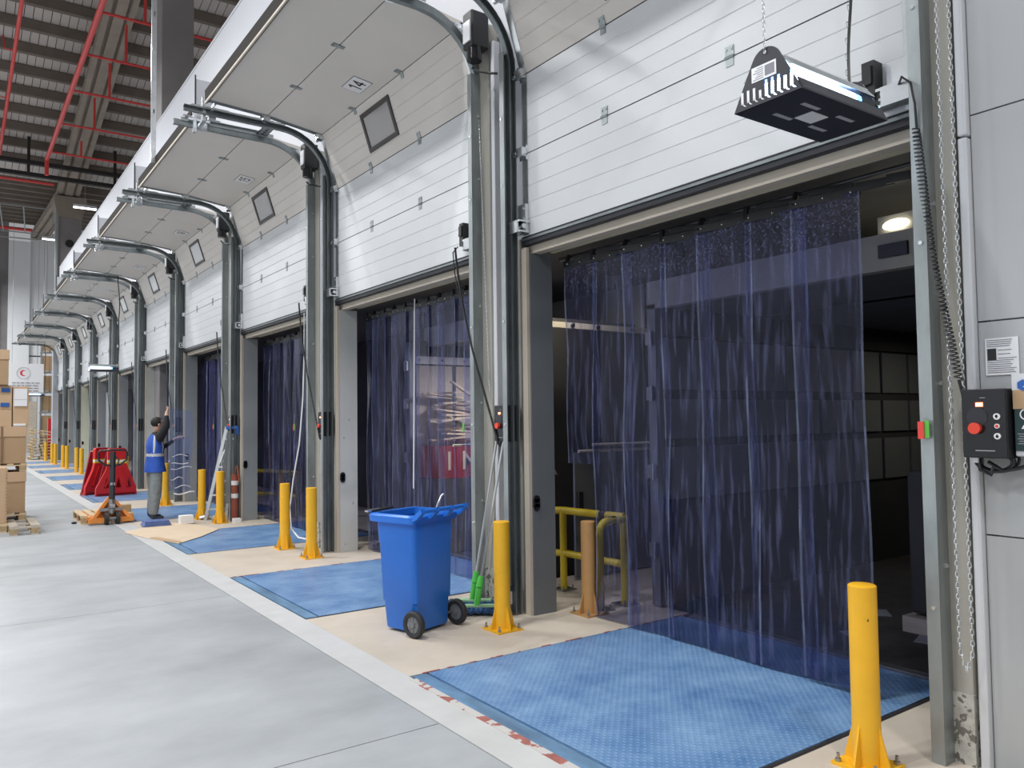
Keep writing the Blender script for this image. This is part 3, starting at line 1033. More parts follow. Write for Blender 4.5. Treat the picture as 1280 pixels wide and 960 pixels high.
ys0 = [2.64, 3.04, 3.44, 3.84, 4.25, 4.66, 5.04]
sp = [(a, a + 0.47) for a in ys0]
sp[-1] = (5.05, 5.45)
curtain(0, sp, 4.50, 3.07, [0.03, 0.012, 0.012, 0.012, 0.012, 0.012, 1.30], 'pvc',
        'clear bluish plastic strip curtain in the nearest open dock doorway, above the big blue plate', hang_to=3)
for k in range(1, 7):
    y0 = YR + P * k
    n = {1: 12, 2: 13}.get(k, 11)
    pitch = 3.42 / n
    sp = [(y0 + 0.05 + pitch * i, y0 + 0.05 + pitch * i + pitch * 1.28) for i in range(n)]
    sp[-1] = (sp[-1][0], y0 + 3.5)
    lab = {1: 'dark blue strip curtain in the doorway behind the blue wheeled bin', 2: 'dark violet strip curtain behind the pair of yellow bollards beyond the bin',
           3: 'deep blue strip curtain in the doorway beside the step ladder', 4: 'deep blue strip curtain in the doorway behind the worker'}.get(
        k, '%s strip curtain from the camera, a thin violet sliver seen past the worker' % ORD[k])
    curtain(k, sp, 4.50, 3.05, 0.012, 'pvc' if k < 3 else 'pvc_deep', lab, bulge=0.012 if k < 2 else 0.022)

# ================================================================== DOCK LOBBY AND TRAILERS
for k in range(2):
    d = P * k
    t = thing('truck_trailer', (8.2, 3.83 + d, 0), ['open rear of a lorry trailer seen through the nearest strip curtain', 'open lorry trailer with pale lining behind the second strip curtain'][k], 'trailer', 'docked trailers')
    yl, yr = 5.06 + d, 2.58 + d
    lin = 'trailer_grey' if k == 0 else 'trailer_beige'
    x0_ = 0.0 if k == 0 else -0.28
    MB().box(5.22, 12.0, yr, yl, -0.06, 0.0).build('floor_boards', 'trailer_floor', t)
    MB().box(5.22, 12.0, yr, yl, 2.70, 2.80).build('roof_panel', 'soffit', t)
    for i in range(11):
        a = 5.22 + x0_ + 0.61 * i
        MB().box(a + 0.05, a + 0.60, yl - 0.028, yl - 0.002, 0.05 if k else 1.95, 2.42).build('side_panel', lin, t)
        if k == 0:
            MB().box(a + 0.05, a + 0.60, yl - 0.028, yl - 0.002, 1.50, 1.86).build('side_panel', lin, t)
            MB().box(a + 0.05, a + 0.60, yl - 0.028, yl - 0.002, 0.95, 1.42).build('side_panel', lin, t)
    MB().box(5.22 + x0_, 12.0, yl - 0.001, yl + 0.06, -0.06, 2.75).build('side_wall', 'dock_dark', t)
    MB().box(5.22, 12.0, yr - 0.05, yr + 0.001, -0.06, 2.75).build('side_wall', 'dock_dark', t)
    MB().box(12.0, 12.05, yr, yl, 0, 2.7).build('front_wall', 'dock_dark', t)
    r = MB().box(4.98 if k else 5.3, 12, yl - 0.055, yl - 0.029, 2.44, 2.54).build('cargo_rail', 'trailer_rail' if k else 'dock_dark', t)
    m = MB()
    for i in range(10):
        m.cyl((5.3 + x0_ + 0.35 * i, yl - 0.065, 2.49), (5.3 + x0_ + 0.35 * i, yl - 0.055, 2.49), 0.016, n=8)
    m.build('bolt', 'steel_black', r)
    f = MB().box(5.17 + x0_, 5.25 + x0_, yl - 0.03, yl + 0.07, 0.013, 2.72).build('rear_post', 'sheet_steel', t)
    for z in (0.45, 1.15, 1.85, 2.35):
        m = MB().box(5.13 + x0_, 5.17 + x0_, yl - 0.01, yl + 0.06, z, z + 0.12)
        m.cyl((5.12 + x0_, yl - 0.02, z - 0.01), (5.12 + x0_, yl - 0.02, z + 0.13), 0.014, n=8)
        m.build('hinge', 'steel_grey', f)
    MB().box(5.17, 5.25, yr - 0.07, yr + 0.03, 0, 2.72).build('rear_post', 'sheet_steel', t)
    h = MB().box(5.17, 5.26, yr - 0.07, yl + 0.07, 2.68, 2.93).build('rear_header', 'dock_wall', t)
    MB().box(5.14, 5.17, yr + 0.12, yr + 0.32, 2.76, 2.85).build('marker_lamp', 'steel_black', h)
# lobby partition: steel sheet with top bars
pt = thing('steel_partition', (5.9, 6.42, 0), 'dark grey steel sheet partition with pale top rails behind the yellow guard rail', 'partition')
MB().box(5.36, 6.58, 6.42, 6.45, 0.02, 1.33).build('sheet', 'sheet_steel', pt)
MB().cyl((5.40, 6.40, 1.345), (6.58, 6.40, 1.345), 0.017, n=8).build('top_rail', 'rail_cream', pt, smooth=True)
MB().cyl((5.58, 6.38, 1.41), (6.58, 6.38, 1.41), 0.015, n=8).build('top_rail', 'rail_cream', pt, smooth=True)
MB().box(5.38, 5.44, 6.38, 6.42, 0.72, 0.92).build('latch', 'steel_black', pt)
hb = thing('lobby_bar', (5.6, 6.3, 2.66), 'pale horizontal bar across the dark lobby left of the nearest curtain', 'bar')
MB().box(4.37, 6.59, 6.29, 6.33, 2.63, 2.69).build('bar', 'rail_cream', hb)
for x in (5.25, 5.6, 6.1):
    MB().cyl((x, 6.27, 2.66), (x, 6.29, 2.66), 0.022, n=8).build('bolt', 'steel_black', hb)
hb2 = thing('lobby_bar', (5.4, 7.3, 1.4), 'thin pale bar above the carton behind the guard rail', 'bar')
MB().cyl((4.4, 7.3, 1.42), (6.6, 7.3, 1.42), 0.013, n=6).build('bar', 'rail_cream', hb2)
# carton and bag behind the guard
cb = thing('carton', (5.4, 6.9, 0), 'brown carton with folded flap behind the yellow guard rail', 'box')
MB().box(5.16, 5.60, 6.75, 7.15, 0.20, 1.10).build('body', 'cardboard', cb)
MB().beam((5.20, 6.76, 1.10), (5.05, 6.70, 1.24), 0.36, 0.006).build('flap', 'cardboard_light', cb)
MB().box(5.12, 5.64, 6.72, 7.18, 0.0, 0.20).build('pallet_base', 'wood_grey', cb)
bg = MB().sph((5.48, 6.90, 1.25), 0.17, 14, (1.0, 0.9, 1.05))
for v in bg.bm.verts:
    v.co += Vector((R.uniform(-.02, .02), R.uniform(-.02, .02), R.uniform(-.015, .02)))
tag(bg.build('plastic_bag', 'cloth_bag', smooth=True), 'crumpled clear plastic bag lying on the carton behind the guard rail', 'bag')


def guard(d, lab):
    t = thing('guard_rail', (4.9, 5.7 + d, 0), lab, 'guard rail', 'yellow tube guards in the dock lobby')
    y0 = 5.30 + d
    pts = [(4.70, y0, 0.0), (4.70, y0, 0.68)] + [(4.70 + 0.09 - 0.09 * math.cos(a), y0, 0.68 + 0.09 * math.sin(a)) for a in (0.4, 0.8, 1.2, 1.57)] + [(5.04, y0 + 0.03, 0.77)]
    MB().tube(pts, 0.036, 10).build('hoop', 'rail_yellow', t, smooth=True)
    MB().tube([(5.02, y0 + 0.03, 0.0), (5.02, y0 + 0.03, 0.77)], 0.036, 10).build('post', 'rail_yellow', t, smooth=True)
    MB().tube([(4.98, 6.16 + d, 0.0), (4.98, 6.16 + d, 0.77)], 0.036, 10).build('post', 'rail_yellow', t, smooth=True)
    MB().tube([(4.66, 6.62 + d, 0.78), (4.98, 6.16 + d, 0.78), (5.02, y0 + 0.02, 0.79)], 0.036, 10).build('top_rail', 'rail_yellow', t, smooth=True)
    MB().tube([(4.66, 6.62 + d, 0.36), (4.98, 6.16 + d, 0.36), (5.02, y0 + 0.02, 0.36)], 0.034, 10).build('mid_rail', 'rail_yellow', t, smooth=True)
    m = MB()
    for (x, y) in ((4.70, y0), (5.02, y0 + 0.03), (4.98, 6.16 + d)):
        m.box(x - 0.09, x + 0.09, y - 0.09, y + 0.09, 0, 0.012)
        for q in (-1, 1):
            m.cyl((x + 0.06 * q, y - 0.06, 0), (x + 0.06 * q, y - 0.06, 0.05), 0.009, n=6)
    m.build('foot_plate', 'steel_grey', t)
    m = MB()
    m.cyl((5.005, 5.62 + d, 0.788), (5.01, 5.55 + d, 0.79), 0.041, n=10)
    m.cyl((4.90, y0 + 0.02, 0.77), (4.84, y0 + 0.015, 0.77), 0.041, n=10)
    m.build('black_band', 'steel_black', t)


guard(0, 'yellow tubular guard rail in the lobby at the left of the nearest doorway')
guard(2 * P, 'yellow tubular guard rail seen dimly through the third strip curtain')


def bollard(x, y, lab, body='bollard_yellow', h=0.87, group='yellow steel bollards along the docks', name='bollard', fine=True, rot=0.0):
    t = thing(name, (0, 0, 0), lab, 'bollard', group)
    m = MB().cyl((0, 0, 0.012), (0, 0, h - 0.006), 0.066, n=24).cyl((0, 0, h - 0.006), (0, 0, h), 0.066, 0.058, n=24)
    m.build('tube', body, t, smooth=True)
    MB().box(-0.12, 0.12, -0.12, 0.12, 0, 0.014).build('base_plate', body, t)
    if fine:
        for i in range(4):
            a = PI / 2 * i
            mt = Matrix.Rotation(a, 4, 'Z')
            MB().extr([(0.05, 0.014), (0.115, 0.014), (0.115, 0.03), (0.066, 0.20), (0.05, 0.20)], 'y', -0.005, 0.005, mt).build('gusset', body, t)
        for sx in (-1, 1):
            for sy in (-1, 1):
                MB().cyl((0.095 * sx, 0.095 * sy, 0.012), (0.095 * sx, 0.095 * sy, 0.028), 0.015, n=6).cyl((0.095 * sx, 0.095 * sy, 0.028), (0.095 * sx, 0.095 * sy, 0.055), 0.008, n=6).build('anchor_bolt', 'steel_grey', t)
    t.location = (x, y, 0)
    t.rotation_euler.z = rot
    return t


BL = ['yellow bollard at the right edge of the nearest blue plate, closest of all', 'yellow bollard with chipped paint right of the blue bin, by the mops',
      'yellow bollard hidden behind the blue wheeled bin', 'yellow bollard with black chips, right one of the pair beyond the bin',
      'yellow bollard, left one of the pair beyond the bin', 'yellow bollard right of the cardboard sheet, in front of the ladder foot',
      'yellow bollard just left of the ladder, farther of that pair', 'yellow bollard wrapped by the clear strips before the worker']
bpos = [(3.64, 2.19), (3.65, 5.31), (3.66, 6.40), (3.68, 9.54), (3.66, 10.45), (3.72, 13.80), (3.62, 14.60), (3.62, 17.50)]
for (x, y), l in zip(bpos, BL):
    bollard(x, y, l)
for k in range(4, NB):
    for j, y in enumerate((YR + P * k + 0.42, YR + P * k + 3.28)):
        if k == 4 and j == 0:
            continue
        lab = '%s far bollard pair along the wall, %s one' % (ORD[k - 4], 'nearer' if j == 0 else 'farther')
        bollard(3.60, y, 'small yellow bollard, ' + lab, fine=False)
bollard(4.54, 5.27, 'brownish orange bollard inside the nearest doorway, before the yellow guard rail', 'bollard_brown', 0.80, 'brown bollards in the lobby')
bollard(4.72, 5.26 + 2 * P, 'brown bollard seen through the third strip curtain', 'bollard_brown', 0.80, 'brown bollards in the lobby')

# lobby lamp, then unseen fill lights added in lobby and first two trailers
ll = thing('lobby_lamp', (5.28, 2.82, 2.93), 'bright bulkhead lamp in the lobby at the top right of the nearest doorway', 'lamp')
MB().box(5.22, 5.30, 2.68, 2.94, 2.932, 3.06).build('housing', 'dock_wall', ll)
MB().sph((5.20, 2.80, 2.985), 0.048, 12, (0.7, 2.0, 0.8)).build('diffuser', 'dock_diffuser', ll, smooth=True)
lamp_light(5.9, 3.0, 3.22, 7, 0.4, 0.1, (1, 0.94, 0.78))  # unseen light added to brighten the beige header wall
lamp_light(5.1, 6.1, 3.2, 16, 0.5, 0.15, (1, 0.94, 0.82))  # unseen lobby light added over the guard rail
lamp_light(6.0, 7.6, 2.62, 80, 0.6, 0.2, (1, 0.95, 0.85))  # unseen light added to brighten the heap of boards
lamp_light(9.0, 3.8, 2.62, 8, 0.6, 0.2, (1, 0.95, 0.85))

# cargo in the second trailer: heap of broken boards on crates, red banner carton
ru = random.Random(3)
bx = thing('crate', (5.9, 8.95, 0), 'dark stacked crate under the heap of broken boards', 'box')
MB().box(5.00, 6.2, 8.66, 9.16, 0.013, 0.95).build('body', 'dock_dark', bx)
rb = thing('carton', (5.8, 8.6, 0.95), 'red printed carton with pale letters below the heap of boards', 'box')
m = MB()
m.box(5.02, 6.0, 8.66, 9.16, 0.952, 1.36)
m.build('body', 'red_dark', rb)
m = MB()
m.text('I M', 0.34, Matrix(((1, 0, 0, 5.36), (0, 0, -1, 8.655), (0, 1, 0, 1.16), (0, 0, 0, 1))), 0.002)
m.build('lettering', 'wood_pale', rb, fix=False)
for i in range(16):
    z = 1.42 + 0.042 * i
    a = ru.uniform(-0.25, 0.25)
    L_ = ru.uniform(0.45, 0.85)
    x = 4.98 + ru.uniform(0, 0.22)
    y = 8.68 + ru.uniform(0, 0.4)
    mm = Matrix.Translation((x + L_ / 2, y, z)) @ Matrix.Rotation(a, 4, 'Z') @ Matrix.Rotation(ru.uniform(-0.16, 0.16) + (0.5 if i in (6, 13) else 0), 4, 'Y')
    tag(MB().box(-L_ / 2, L_ / 2, -0.05, 0.05, -0.011, 0.011, mm).build('board', 'wood_pale'),
        'splintered pale board in the heap inside the second trailer', 'board', 'broken boards heaped in the second trailer')
# cargo in the first trailer
for i, (x, y, z0, z1, c) in enumerate(((6.6, 2.9, 0, 1.25, 'dock_dark'), (8.2, 3.0, 0, 1.5, 'soffit'), (10.2, 3.8, 0, 1.35, 'dock_dark'))):
    t = thing('wrapped_pallet_load', (x, y, z0), ['dark wrapped load standing just inside the nearest trailer', 'dark wrapped load in the middle of the nearest trailer',
                                                  'dark wrapped load at the front end of the nearest trailer'][i], 'load', 'loads in the nearest trailer')
    MB().box(x - 0.45, x + 0.45, y - 0.3, y + 0.4, 0.14, z1).build('load', c, t, bevel=0.03)
    MB().box(x - 0.5, x + 0.5, y - 0.34, y + 0.44, 0.0, 0.12).build('pallet_base', 'wood_grey', t)
for (x, y, a, wh_) in ((6.0, 3.1, 0.3, 'nearest the right jamb'), (5.7, 3.5, 1.0, 'nearest the blue plate'), (6.5, 3.75, 0.7, 'deepest in the trailer')):  # thin pale patches laid on the trailer floor
    tag(MB().box(-0.12, 0.12, -0.07, 0.07, 0.001, 0.004, Matrix.Translation((x, y, 0)) @ Matrix.Rotation(a, 4, 'Z')).build('pale_floor_patch', 'label_grey'),
        'pale flat patch on the dark trailer floor, ' + wh_, 'paper', 'pale patches on the trailer floor')

# ================================================================== WHEELED BIN
wb = thing('wheelie_bin', (0, 0, 0), 'blue two-wheeled waste bin without lid standing in front of the second doorway', 'bin')
# local frame: x along the axle, y to the front (away from the wheels)


def bin_ring(z, hw, y0, y1, r, n=5):
    pts = []
    for (cx, cy, a0) in ((hw - r, y0 + r, -PI / 2), (hw - r, y1 - r, 0), (-hw + r, y1 - r, PI / 2), (-hw + r, y0 + r, PI)):
        for i in range(n):
            a = a0 + (PI / 2) * i / (n - 1)
            pts.append(Vector((cx + r * math.cos(a), cy + r * math.sin(a), z)))
    return pts


m = MB()
rings = [bin_ring(0.022, 0.192, 0.012, 0.335, 0.03), bin_ring(0.035, 0.200, 0.002, 0.345, 0.04), bin_ring(0.235, 0.212, 0.0, 0.362, 0.04), bin_ring(0.25, 0.222, -0.012, 0.368, 0.04),
         bin_ring(0.70, 0.232, -0.016, 0.390, 0.04), bin_ring(0.71, 0.237, -0.018, 0.396, 0.04), bin_ring(0.90, 0.242, -0.022, 0.410, 0.04)]
rv = [[m.bm.verts.new(p) for p in r_] for r_ in rings]
for A, B in zip(rv[:-1], rv[1:]):
    for j in range(len(A)):
        m.face([A[j], A[(j + 1) % len(A)], B[(j + 1) % len(A)], B[j]])
m.face(rv[0][::-1])
body = m.build('body', 'bin_blue', wb, smooth=True)
m = MB()
ri = [bin_ring(0.895, 0.234, -0.014, 0.402, 0.036), bin_ring(0.5, 0.212, 0.01, 0.36, 0.036), bin_ring(0.2, 0.19, 0.03, 0.33, 0.036)]
rv = [[m.bm.verts.new(p) for p in r_] for r_ in ri]
for A, B in zip(rv[:-1], rv[1:]):
    for j in range(len(A)):
        m.face([A[j], B[j], B[(j + 1) % len(A)], A[(j + 1) % len(A)]])
m.face(rv[-1])
m.build('lining', 'bin_inside', wb, smooth=True, fix=False)
m = MB()
ro = [bin_ring(0.885, 0.246, -0.03, 0.414, 0.04), bin_ring(0.880, 0.280, -0.05, 0.462, 0.055), bin_ring(0.93, 0.284, -0.055, 0.472, 0.055), bin_ring(0.945, 0.268, -0.04, 0.455, 0.05),
      bin_ring(0.945, 0.238, -0.014, 0.404, 0.04), bin_ring(0.88, 0.234, -0.012, 0.402, 0.04)]
rv = [[m.bm.verts.new(p) for p in r_] for r_ in ro]
for A, B in zip(rv[:-1], rv[1:]):
    for j in range(len(A)):
        m.face([A[j], A[(j + 1) % len(A)], B[(j + 1) % len(A)], B[j]])
for j in range(len(rv[0])):
    q = len(rv[0])
    m.face([rv[-1][j], rv[-1][(j + 1) % q], rv[0][(j + 1) % q], rv[0][j]])
m.build('rim', 'bin_blue', wb, smooth=True)
m = MB().cyl((-0.27, -0.125, 0.985), (0.27, -0.125, 0.985), 0.016, n=10)
for x in (-0.26, -0.09, 0.09, 0.26):
    m.extr([(-0.04, 0.90), (-0.05, 0.945), (-0.135, 1.005), (-0.145, 0.975), (-0.09, 0.92)], 'x', x - 0.022, x + 0.022)
m.build('handle', 'bin_blue', wb, smooth=True)
MB().cyl((-0.27, 0.018, 0.10), (0.27, 0.018, 0.10), 0.012, n=8).build('axle', 'steel_grey', wb)
for s in (-1, 1):
    m = MB()
    prof = [(0.066, -0.022), (0.094, -0.026), (0.104, -0.014), (0.104, 0.014), (0.094, 0.026), (0.066, 0.022)]
    rr_ = []
    for i in range(24):
        a = 2 * PI * i / 24
        rr_.append([m.bm.verts.new((s * 0.255 + w_, -0.03 + r_ * math.cos(a), 0.104 + r_ * math.sin(a))) for r_, w_ in prof])
    for i in range(24):
        A, B = rr_[i], rr_[(i + 1) % 24]
        for j in range(6):
            m.face([A[j], A[(j + 1) % 6], B[(j + 1) % 6], B[j]])
    wh = m.build('wheel', 'tyre', wb, smooth=True)
    m = MB()
    m.cyl((s * 0.255 - 0.012, -0.03, 0.104), (s * 0.255 + 0.004, -0.03, 0.104), 0.066, n=20)
    m.cyl((s * 0.255 - 0.024, -0.03, 0.104), (s * 0.255 + 0.024, -0.03, 0.104), 0.022, n=12)
    for i in range(8):
        a = 2 * PI * i / 8
        m.beam((s * 0.255 + s * 0.010, -0.03 + 0.02 * math.cos(a), 0.104 + 0.02 * math.sin(a)), (s * 0.255 + s * 0.010, -0.03 + 0.06 * math.cos(a), 0.104 + 0.06 * math.sin(a)), 0.012, 0.012, (1, 0, 0))
    m.build('hub', 'hub_grey', wh)
th = math.radians(18)
wb.location = (3.195, 5.635, 0)
wb.rotation_euler.z = th


def binpt(x, y, z):
    return Vector((3.195 + x * math.cos(th) - y * math.sin(th), 5.635 + x * math.sin(th) + y * math.cos(th), z))


st = thing('metal_rod', binpt(0.18, 0.1, 0.9), 'thin bent metal rod sticking up from the blue bin', 'rod')
MB().tube([binpt(0.05, 0.2, 0.55), binpt(0.17, 0.1, 0.98), binpt(0.20, 0.08, 1.06), binpt(0.225, 0.075, 1.075)], 0.008, 6).build('rod', 'aluminium', st, smooth=True)
sc_ = thing('scraper', binpt(-0.2, 0.4, 0.95), 'grey hand scraper lying over the corner of the blue bin rim', 'tool')
MB().tube([binpt(-0.25, 0.455, 0.955), binpt(-0.15, 0.42, 0.965), binpt(-0.05, 0.40, 0.975)], 0.012, 6).build('handle', 'steel_black', sc_)
MB().beam(binpt(-0.28, 0.475, 0.955), binpt(-0.15, 0.45, 0.965), 0.05, 0.012).build('blade', 'aluminium', sc_)

# ================================================================== MOPS
for i, (hx, hy, tx, ty, lab) in enumerate(((3.84, 6.06, 4.0, 5.88, 'flat mop with lime green joint nearer the blue bin, its handle leaning on the pier'),
                                           (3.75, 5.85, 3.98, 5.74, 'flat mop with lime green joint nearer the yellow bollard, its handle leaning on the pier'))):
    t = thing('flat_mop', (hx, hy, 0), lab, 'mop', 'mops leaning on the pier')
    m = MB()
    A = Vector((hx - 0.10, hy + 0.02, 0))
    ax = Vector((0.80, -0.60, 0)).normalized()
    ay = Vector((0.60, 0.80, 0))
    mt_ = Matrix(((ax.x, ay.x, 0, hx), (ax.y, ay.y, 0, hy), (0, 0, 1, 0), (0, 0, 0, 1)))
    q = random.Random(i)
    for a in range(26):
        for b in range(4):
            px = -0.36 + 0.60 * a / 25 + q.uniform(-.01, .01)
            py = -0.05 + 0.10 * b / 3 + q.uniform(-.01, .01)
            m.sph(mt_ @ Vector((px, py, 0.03 + q.uniform(0, 0.02))), 0.03, 5, (1, 1, 0.9))
    m.build('mop_head', 'mop_blue', t)['kind'] = 'stuff'
    MB().box(-0.17, 0.17, -0.035, 0.035, 0.068, 0.084, mt_).build('plate', 'lime_pale', t)
    top_ = Vector((tx, ty, 1.5))
    b0 = Vector((hx, hy, 0.09))
    dv = (top_ - b0)
    MB().cyl(b0, b0 + dv * 0.10, 0.026, 0.030, n=10).cyl(b0 + dv * 0.105, b0 + dv * 0.17, 0.033, 0.024, n=10).build('joint', 'lime', t, smooth=True)
    MB().cyl(b0 + dv * 0.16, top_, 0.012, n=8).build('handle', 'aluminium', t, smooth=True)
bh = thing('push_broom', (4.02, 5.60, 0), 'navy and white brush head lying by the track right of the mops', 'brush')
MB().box(3.96, 4.06, 5.66, 5.74, 0.0, 0.09).build('bristles', 'mop_blue', bh)
MB().box(3.955, 4.065, 5.655, 5.745, 0.09, 0.20).build('block', 'label_white', bh)
MB().box(3.955, 4.065, 5.655, 5.745, 0.20, 0.25).build('clamp', 'mop_blue', bh)

# ================================================================== UV INSECT TRAPS


def insect_trap(x0, yc, zb, lab, fine=True):
    t = thing('insect_trap', (0, 0, 0), lab, 'insect trap', 'ultraviolet insect traps hung before the dock doors')
    Lx, hw, hh = 0.64, 0.170, 0.235
    # end plates: rounded triangles, tube light in the slots is painted as glowing boxes
    pl = [(-hw, 0.0), (hw, 0.0)] + [(0.075 * math.cos(a), hh - 0.075 + 0.075 * math.sin(a)) for a in [0.45 + i * (PI - 0.9) / 10 for i in range(11)]]
    for i, x in enumerate((0.0, Lx)):
        e = MB().extr(pl, 'x', x - 0.004, x + 0.004).build('end_plate', 'lamp_black', t)
        m = MB().cyl((x - 0.008, 0, hh - 0.022), (x - 0.004, 0, hh - 0.022), 0.008, n=8)
        m.build('eyelet', 'galvanised_bright', e)
        if i == 1:
            m = MB()
            for q in range(9):
                y = -0.125 + 0.031 * q
                m.box(x + 0.0038, x + 0.0062, y - 0.006, y + 0.006, 0.022, 0.078)
            m.build('light_slot', 'slot_blue', e)  # glow painted in the far slots, also meant to glint on the curtain
        if i == 0:
            m = MB()
            for q in range(9):
                y = -0.125 + 0.031 * q
                lit = q < 5
                m.mi = 1 if not lit else 0
                h = 0.052 if q != 5 else 0.034
                if lit and q in (0, 2, 3, 4):
                    m.mi = 2
                    m.box(x - 0.0065, x - 0.0040, y - 0.005, y + 0.005, 0.078, 0.094)
                    m.mi = 0
                m.box(x - 0.0062, x - 0.0038, y - 0.006, y + 0.006, 0.026, 0.026 + h)
                m.extr([(y - 0.006, 0.026), (y + 0.006, 0.036), (y - 0.008, 0.016), (y - 0.020, 0.012)], 'x', x - 0.0062, x - 0.0038)
            m.build('light_slot', ['lamp_tube', 'label_white', 'lamp_tube_blue'], e)  # white ones paint reflected light in the slots left unlit
            m = MB()
            m.box(x - 0.0055, x - 0.004, -0.052, 0.072, 0.102, 0.166)
            m.mi = 1
            for q in range(6):
                m.box(x - 0.0062, x - 0.0055, 0.012, 0.064 - 0.010 * (q % 3), 0.109 + 0.0092 * q, 0.112 + 0.0092 * q)
            m.box(x - 0.0062, x - 0.0055, -0.044, 0.004, 0.112, 0.157)
            m.build('data_sticker', ['label_white', 'ink_grey'], e)
    # bottom tray
    MB().box(0, Lx, -hw, hw, 0.0, 0.008).build('bottom_tray', 'lamp_black', t)
    for (a, b) in ((0.14, -0.085), (0.40, -0.085), (0.14, 0.055), (0.40, 0.055)):
        MB().box(a, a + 0.12, b, b + 0.022, -0.0015, 0.0).build('tray_slot', 'label_grey', t)
    MB().box(0.255, 0.375, -0.045, 0.045, -0.0025, 0.0).build('warning_label', 'conduit_white', t)
    # sloping lower sides, tubes, top hood
    for s in (-1, 1):
        m = MB().extr([(s * hw, 0.008), (s * (hw - 0.020), 0.056), (s * (hw - 0.026), 0.054), (s * (hw - 0.010), 0.008)], 'x', 0.004, Lx - 0.004)
        m.build('side_skirt', 'lamp_black', t)
        m = MB().extr([(s * 0.122, 0.122), (s * 0.085, 0.168), (s * 0.076, 0.168), (s * 0.112, 0.122)], 'x', 0.004, Lx - 0.004)
        m.build('hood_side', 'galvanised', t)
    MB().box(0.004, Lx - 0.004, -0.084, 0.084, 0.166, 0.174).build('hood_top', 'conduit_white', t)
    for y in (-0.105, 0.0, 0.105):
        MB().cyl((0.02, y, 0.078), (0.46, y, 0.078), 0.029, n=12).build('tube', 'lamp_tube', t)
        MB().cyl((0.46, y, 0.078), (0.50, y, 0.078), 0.029, n=10).build('tube_end', 'lamp_tube_blue', t)
    MB().box(0.50, Lx - 0.005, -0.12, 0.12, 0.009, 0.10).build('ballast_box', 'lamp_black', t)
    # chain and cable up to the door track
    if fine:
        m = MB()
        z = hh - 0.022
        i = 0
        while zb + z < 5.40:
            a = PI / 2 * (i % 2)
            m.tube([(-0.008 + 0.006 * math.cos(b) * math.cos(a), 0.006 * math.cos(b) * math.sin(a), z + 0.010 + 0.013 * math.sin(b)) for b in [2 * PI * j / 6 for j in range(6)]], 0.0019, 3, True)
            z += 0.019
            i += 1
        m.build('chain', 'galvanised_bright', t)
    else:
        MB().cyl((0, 0, hh - 0.02), (0, 0, 5.4 - zb), 0.004, n=5).build('chain', 'galvanised', t)
    ps = []
    for i in range(28):
        v = i / 27
        ps.append((Lx - 0.01 + 0.012 * math.sin(11 * v) + (0.03 * math.sin(PI * v)), 0.012 * math.sin(17 * v), hh - 0.03 + (5.40 - zb - hh) * v))
    MB().tube(ps, 0.0075 if fine else 0.012, 5).build('power_cable', 'black_plastic', t, smooth=True)
    m = MB()
    for i in range(1, 26):
        m.tube([(ps[i][0] + 0.010 * math.cos(b) - 0.012, ps[i][1] + 0.004, ps[i][2] + 0.016 * math.sin(b)) for b in [2 * PI * j / 6 for j in range(6)]], 0.0022, 3, True)
    m.build('chain', 'galvanised_bright', t)
    m = MB().box(-0.05, Lx + 0.05, -0.02, 0.02, 5.385 - zb, 5.41 - zb).build('mounting_bar', 'galvanised', t)
    t.location = (x0, yc, zb)


insect_trap(2.80, 2.045, 3.03, 'black ultraviolet insect trap hanging by chains before the nearest door')
insect_trap(2.70, 21.6, 2.98, 'glowing insect trap hanging farther down the hall, beyond the worker', False)
insect_trap(2.72, 41.0, 2.96, 'farthest small glowing insect trap, below the white banner', False)
for (x, y, z, p) in ((3.02, 2.045, 3.12, 5.0), (2.95, 21.6, 3.0, 6.0), (2.95, 41, 3.0, 6.0)):
    pass

# ================================================================== CONTROL BOXES, CABLES, CHAINS, TAGS


